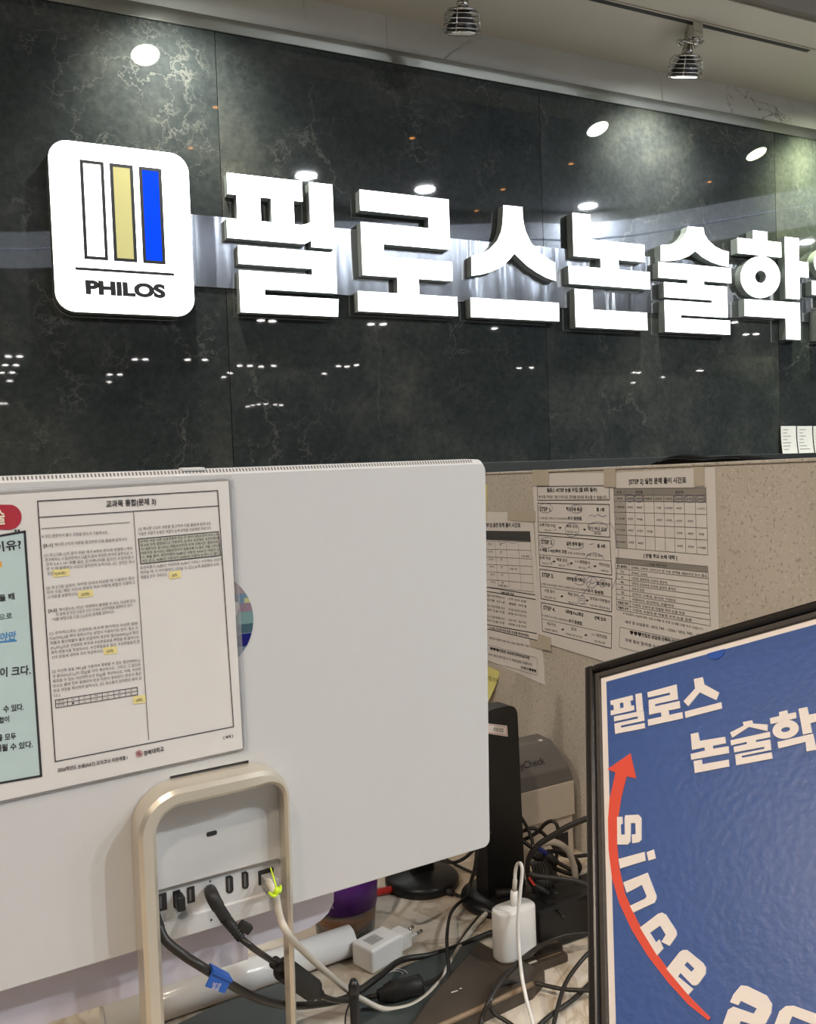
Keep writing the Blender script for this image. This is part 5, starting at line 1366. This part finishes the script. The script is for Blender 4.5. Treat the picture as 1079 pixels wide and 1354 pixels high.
# red pen beside the foot
rp0, rp1 = dk(494, 1181, 0.006), dk(513, 1177, 0.006)
dv = (rp1 - rp0).normalized()
pen = thing('red_pen', 'red plastic pen lying between the purple cup and the round stand', 'pen', Matrix.Translation(rp0))
tube('barrel', [-dv * 0.06, dv * 0.03], 0.005, 'redplastic', pen, 12, 0)
tube('pen_tip', [dv * 0.03, dv * 0.042], lambda t_: 0.004 - 0.003 * t_, 'black', pen, 12, 0)

# black tower
tb = dk(663, 1190)
zt_ = FWD.dot(tb - EYE)
rz = math.atan2(mex.y, mex.x)
tow = place('router', 'tall black upright router with a white number label', 'router', tb, rz)
wl = at(637, 1140, zt_); wr = at(690, 1140, zt_)
wv_ = (wr - wl).length / 2; ht = (at(660, 932, zt_) - at(660, 1192, zt_)).length
ox = 0.0
out = []
for i in range(13):
    a = math.pi * i / 12
    out.append((wv_ * 1.0 * math.cos(a) if False else wv_ * math.copysign(abs(math.cos(a)) ** 0.45, math.cos(a)), ht - 0.016 + 0.016 * math.sin(a)))
pts = [(wv_ * 1.12, 0.01)] + out + [(-wv_ * 1.12, 0.01)]
bb_ = prism_bm(pts, -0.014, 0.014)
link('casing', bm_mesh(bb_), 'black', tow)
lathe('foot', [(0, 0), (0.055, 0), (0.056, 0.003), (0.055, 0.010), (0.03, 0.016), (0, 0.018)], 'black', tow, 40)
bpy.context.view_layer.update()
RF = Frame(tb, mex, (0, 0, 1)); RF = Frame(tb, Vector((math.cos(rz), math.sin(rz), 0)), Vector((0, 0, 1)))
CR = (640, 920, 7.707)
def rr_(x, y): return RF.uv(CR[0] + x / CR[2], CR[1] + y / CR[2], -0.014)
lp_ = [rr_(-20, 275), rr_(232, 305), rr_(240, 415), rr_(-20, 375)]
prism('label', lp_, -0.0146, -0.0138, 'poster_white', tow)
pr = Print(RF, tow, -0.0147, CR)
pr.path([(-10, 285), (222, 318), (230, 400), (-10, 368)], 0.0007, 'pink', True)
pr.text('0032', (92, 358), (195, 372), 44, 'ink_grey')
pr.flush({'pink': 'label_border', 'ink_grey': 'label_number'})
# power lead of the router
tube('power_socket', [(-0.02, -0.016, 0.02), (0.012, -0.03, 0.02)], 0.006, 'black_matte', tow, 10, 0)

# card terminal
CT = (580, 880, 4.496)
def ct(x, y): return CT[0] + x / CT[2], CT[1] + y / CT[2]
tp_ = dk(*ct(800, 1115))
ztm = FWD.dot(tp_ - EYE)
term = place('card_terminal', 'ivory and grey card terminal printer standing against the partition', 'card terminal', tp_, rz)
TF = Frame(tp_, Vector((math.cos(rz), math.sin(rz), 0)), Vector((0, 0, 1)))
def tuv(x, y): return TF.uv(*ct(x, y))
zA = (tuv(490, 745)[1] + tuv(790, 682)[1]) / 2; zB = (tuv(500, 948)[1] + tuv(795, 882)[1]) / 2; zTop = (tuv(480, 510)[1] + tuv(705, 482)[1]) / 2
TW = 0.125
xr_ = (tuv(793, 760)[0])
box('lower_body', (-TW, 0.0, 0.0), (xr_ + 0.0005, 0.085, zB), 'term_white', term, 0.002)
box('upper_body', (-TW, -0.004, zB - 0.002), (xr_ + 0.002, 0.09, zA), 'term_white', term, 0.002)
# sloping grey lid: profile in y,z swept along x
prof = [(-0.004, zA - 0.001), (-0.001, zA + 0.020), (0.026, zTop), (0.06, zTop + 0.002), (0.088, zA + 0.01), (0.088, zA - 0.001)]
b = bmesh.new()
La = [b.verts.new((-TW, y, z)) for y, z in prof]; Rb = [b.verts.new((xr_ - (0.016 if 1 < i < 4 else 0.004 if i == 1 else -0.001), y, z)) for i, (y, z) in enumerate(prof)]
for i in range(len(prof)):
    j = (i + 1) % len(prof); b.faces.new((La[i], La[j], Rb[j], Rb[i]))
b.faces.new(La); b.faces.new(list(reversed(Rb)))
bmesh.ops.recalc_face_normals(b, faces=b.faces)
bmesh.ops.bevel(b, geom=list(b.edges), offset=0.0015, segments=2, profile=0.5, affect='EDGES')
lid = link('paper_lid', bm_mesh(b), 'term_grey', term)
sl = Vector((0, 0.027, zTop - zA - 0.020)).normalized()
vs, fs = glyphs('EasyCheck', True)
vx0, vx1 = min(v[0] for v in vs), max(v[0] for v in vs)
W_ = 0.066
V = []
for x, y in vs:
    k = (x - vx0) / (vx1 - vx0) * W_; yy = y / 0.7 * 0.0105
    base = Vector((xr_ - 0.044 - W_ + k + yy * 0.15, -0.001, zA + 0.020)) + sl * (0.013 + yy)
    n_ = Vector((0, -sl.z, sl.y)); V.append(base + n_ * 0.0006)
me = bpy.data.meshes.new('lid_text'); me.from_pydata([tuple(v) for v in V], [], fs); link('lid_lettering', me, 'term_ink', lid)
box('status_lamp', (xr_ - 0.036, 0.028, zTop - 0.0005), (xr_ - 0.031, 0.033, zTop + 0.0018), 'white', term, 0.0005)
pa = tuv(690, 1010); pb = tuv(770, 1075)
box('socket_recess', (pa[0], -0.0008, pb[1] - 0.006), (pb[0], 0.004, pa[1]), 'port', term)
box('socket_rim', (pb[0], -0.0012, pb[1] - 0.006), (pb[0] + 0.004, 0.004, pa[1] + 0.003), 'term_white', term)

# black power adapter behind the poster
ad = dk(716, 1262)
adt = place('power_adapter', 'black power adapter brick half hidden by the framed poster', 'adapter', ad, rz)
hA = 0.052
box('brick', (-0.002, 0, 0), (0.12, 0.052, hA), 'black', adt, 0.003)
box('rating_label', (0.022, 0.012, hA - 0.0004), (0.075, 0.040, hA + 0.0003), 'black_matte', adt)
# USB plugs with pale print
for k, (p0, p1, lab) in enumerate((((703, 1290), (752, 1272), 'black cable plug with a gold printed arrow lying before the adapter'), ((715, 1272), (745, 1262), 'small black plug with a thin gold stripe against the adapter'))):
    a, c_ = dk(*p0, 0.0), dk(*p1, 0.0); L_ = (c_ - a).length; r_ = math.atan2((c_ - a).y, (c_ - a).x)
    u = place('cable_plug', lab, 'plug', a, r_, 'plugs before the adapter')
    box('plug_body', (0, 0, 0), (L_, 0.018, 0.010 + 0.004 * k), 'brownbox', u, 0.002)
    box('printed_stripe', (0.002, 0.006, 0.0099 + 0.004 * k), (L_ * 0.25, 0.0095, 0.0103 + 0.004 * k), 'cream', u)
    box('printed_stripe', (L_ * 0.3, 0.007, 0.0099 + 0.004 * k), (L_ * 0.9, 0.0085, 0.0103 + 0.004 * k), 'brownedge', u)

# thin black rod
zr = 0.80
r1 = at(467.5, 1297, zr); r0 = Vector((r1.x, r1.y, DESK))
rod = thing('black_antenna', 'thin black antenna rod standing in front of the power connector', 'antenna', Matrix.Translation(r0))
Lr_ = r1.z - DESK
tube('rod', [(0, 0, 0.0), (0, 0, Lr_ - 0.002), (0, 0, Lr_)], lambda t_: 0.0042 if t_ < 0.9 else 0.003, 'black', rod, 12, 0)
lathe('rod_base', [(0, 0), (0.02, 0), (0.02, 0.006), (0.006, 0.014), (0, 0.016)], 'black', rod, 24)
lathe('rod_cap', [(0, Lr_ - 0.014), (0.0048, Lr_ - 0.013), (0.005, Lr_ - 0.004), (0.003, Lr_ + 0.001), (0, Lr_ + 0.0015)], 'black', rod, 16)
tube('strap', [(-0.003, 0, Lr_ - 0.018), (-0.009, 0.0, Lr_ - 0.03), (-0.009, 0, Lr_ - 0.06), (-0.003, 0, Lr_ - 0.09)], 0.0008, 'black', rod, 6)

# ------------------------------------------------------------------ loose cables
def cable(label, pts, r, m='cable', group='loose black cables on the desk', plug=None):
    t = thing('loose_cable', label, 'cable', Matrix.Translation(pts[0]), group)
    o_ = Vector(pts[0])
    tube('lead', [Vector(p_) - o_ for p_ in pts], r, m, t, 8)
    d_ = (Vector(pts[-1]) - Vector(pts[-2])).normalized(); e_ = Vector(pts[-1]) - o_
    tube('plug', [e_ - d_ * 0.004, e_ + d_ * 0.016], r * 1.9, 'black_matte' if m != 'lan' else 'lan', t, 8, 0)
    return t
cable('black cable curving from the poster frame over the plugs past the charger', [dk(786, 1234, 0.03), dk(752, 1236, 0.03), dk(725, 1245, 0.03), dk(697, 1263, 0.035), dk(667, 1292, 0.035), dk(648, 1322, 0.03), dk(636, 1352, 0.012), dk(632, 1390, 0.004)], 0.0028)
cable('thin black cable hanging from the adapter top and over the case edge', [dk(745, 1213, 0.056), dk(719, 1184, 0.02), dk(690, 1175, 0.008), dk(656, 1179, 0.008), dk(622, 1185, 0.01), dk(598, 1204, 0.012), dk(591, 1239, 0.018), dk(593, 1280, 0.018), dk(588, 1312, 0.014), dk(566, 1348, 0.012), dk(545, 1380, 0.004)], 0.0022)
cable('black cable looping on the desk at the foot of the poster', [dk(790, 1310, 0.012), dk(745, 1308, 0.012), dk(705, 1300, 0.012), dk(668, 1300, 0.022), dk(648, 1318, 0.022), dk(652, 1338, 0.015), dk(672, 1352, 0.008), dk(700, 1372, 0.004)], 0.0024)
cable('black cable dropping steeply beside the poster frame', [dk(786, 1252, 0.03), dk(765, 1275, 0.02), dk(748, 1300, 0.015), dk(738, 1330, 0.01), dk(730, 1365, 0.004)], 0.0024)
cable('black cable crossing the plugs diagonally in front of the poster', [dk(790, 1290, 0.006), dk(760, 1320, 0.006), dk(725, 1345, 0.006), dk(690, 1380, 0.004)], 0.0026)
cable('black cable curving round the black disc foot below the computer corner', [at(648, 1100, 1.16), at(630, 1120, 1.14), at(612, 1136, 1.14), at(592, 1140, 1.16), dk(565, 1128, 0.02)], 0.0022)
cable('black cable running down beside the tower to the desk', [at(622, 1080, 1.12), at(630, 1112, 1.12), at(629, 1142, 1.12), at(622, 1168, 1.13), dk(616, 1186, 0.006), dk(596, 1180, 0.005)], 0.0024)
cable('black cable lying from the disc foot to the tower foot', [dk(590, 1136, 0.004), dk(612, 1148, 0.004), dk(636, 1158, 0.006), dk(655, 1166, 0.01)], 0.0022)
C7 = (680, 1060, 9.67)
def c7(pts, z, dz=0.0): return [at(C7[0] + x / C7[2], C7[1] + y / C7[2], z + dz * i) for i, (x, y) in enumerate(pts)]
GT = 'tangled cables by the terminal'
cable('brown-black cable sweeping in a wide arc from the poster round the tangle', c7([(1000, 205), (920, 220), (700, 310), (500, 430), (300, 560), (190, 720), (170, 900), (220, 1040), (340, 1130), (480, 1180)], 1.10, 0.003), 0.0035, 'cable', GT)
cable('ivory cable looping through the tangle beside the terminal', c7([(250, 600), (400, 525), (540, 525), (680, 620), (750, 780), (780, 950), (760, 1040)], 1.14, 0.004), 0.0042, 'lan', GT)
cable('black cable arching high against the terminal front', c7([(-120, 560), (90, 500), (280, 400), (400, 280), (490, 250), (550, 310), (565, 470), (540, 700), (520, 900), (560, 1020)], 1.27, -0.004), 0.0027, 'cable', GT)
cable('black cable bowing from the tower across the terminal front', c7([(-120, 420), (70, 390), (220, 340), (330, 380), (420, 460), (560, 640), (700, 700), (930, 685), (1150, 670)], 1.27, -0.002), 0.0027, 'cable', GT)
cable('black cable slanting down past the tower edge', c7([(-60, 40), (70, 180), (160, 320), (220, 470), (260, 600), (400, 780), (520, 930), (600, 1000)], 1.27, -0.006), 0.0025, 'cable', GT)
cable('black cable lying along the front of the tangle to the poster', c7([(190, 920), (300, 955), (450, 970), (700, 1000), (850, 1035), (960, 1080), (1060, 1120)], 1.09, 0.002), 0.0032, 'cable', GT)
cable('black cable crossing the tangle diagonally to the ivory loop', c7([(-120, 430), (60, 480), (130, 520), (300, 640), (500, 750), (700, 860), (800, 930), (850, 1010)], 1.26, -0.005), 0.003, 'cable', GT)
cable('black cable zigzagging at the right of the tangle', c7([(420, 640), (600, 640), (760, 720), (840, 830), (780, 930), (640, 900), (480, 830), (330, 730)], 1.17, 0.002), 0.003, 'cable', GT)
cable('blue wire end poking out of the tangle', c7([(300, 590), (340, 615), (390, 650), (430, 690)], 1.13, 0.002), 0.0032, 'bluewire', GT)
cable('ivory cable end lying behind the adapter', c7([(580, 1110), (680, 1060), (800, 990), (900, 900), (980, 860)], 1.19, 0.002), 0.0042, 'lan', GT)
for k in range(7):
    x = 195 + k * 38
    cable(('first', 'second', 'third', 'fourth', 'fifth', 'sixth', 'seventh')[k] + ' strand from the tower in the coiled black lead of the tangle', c7([(x, 800 - 8 * k), (x + 12, 780), (x + 40, 830), (x + 55, 920), (x + 60, 1000)], 1.10 + 0.006 * k), 0.0019, 'cable', 'coil strands in the tangle')
cable('red wire end at the bottom of the tangle', c7([(190, 970), (215, 1010), (250, 1060), (300, 1090)], 1.085), 0.0016, 'redplastic', GT)

_d = bpy.data.objects.get('lettering')
if _d: bpy.data.objects.remove(_d)
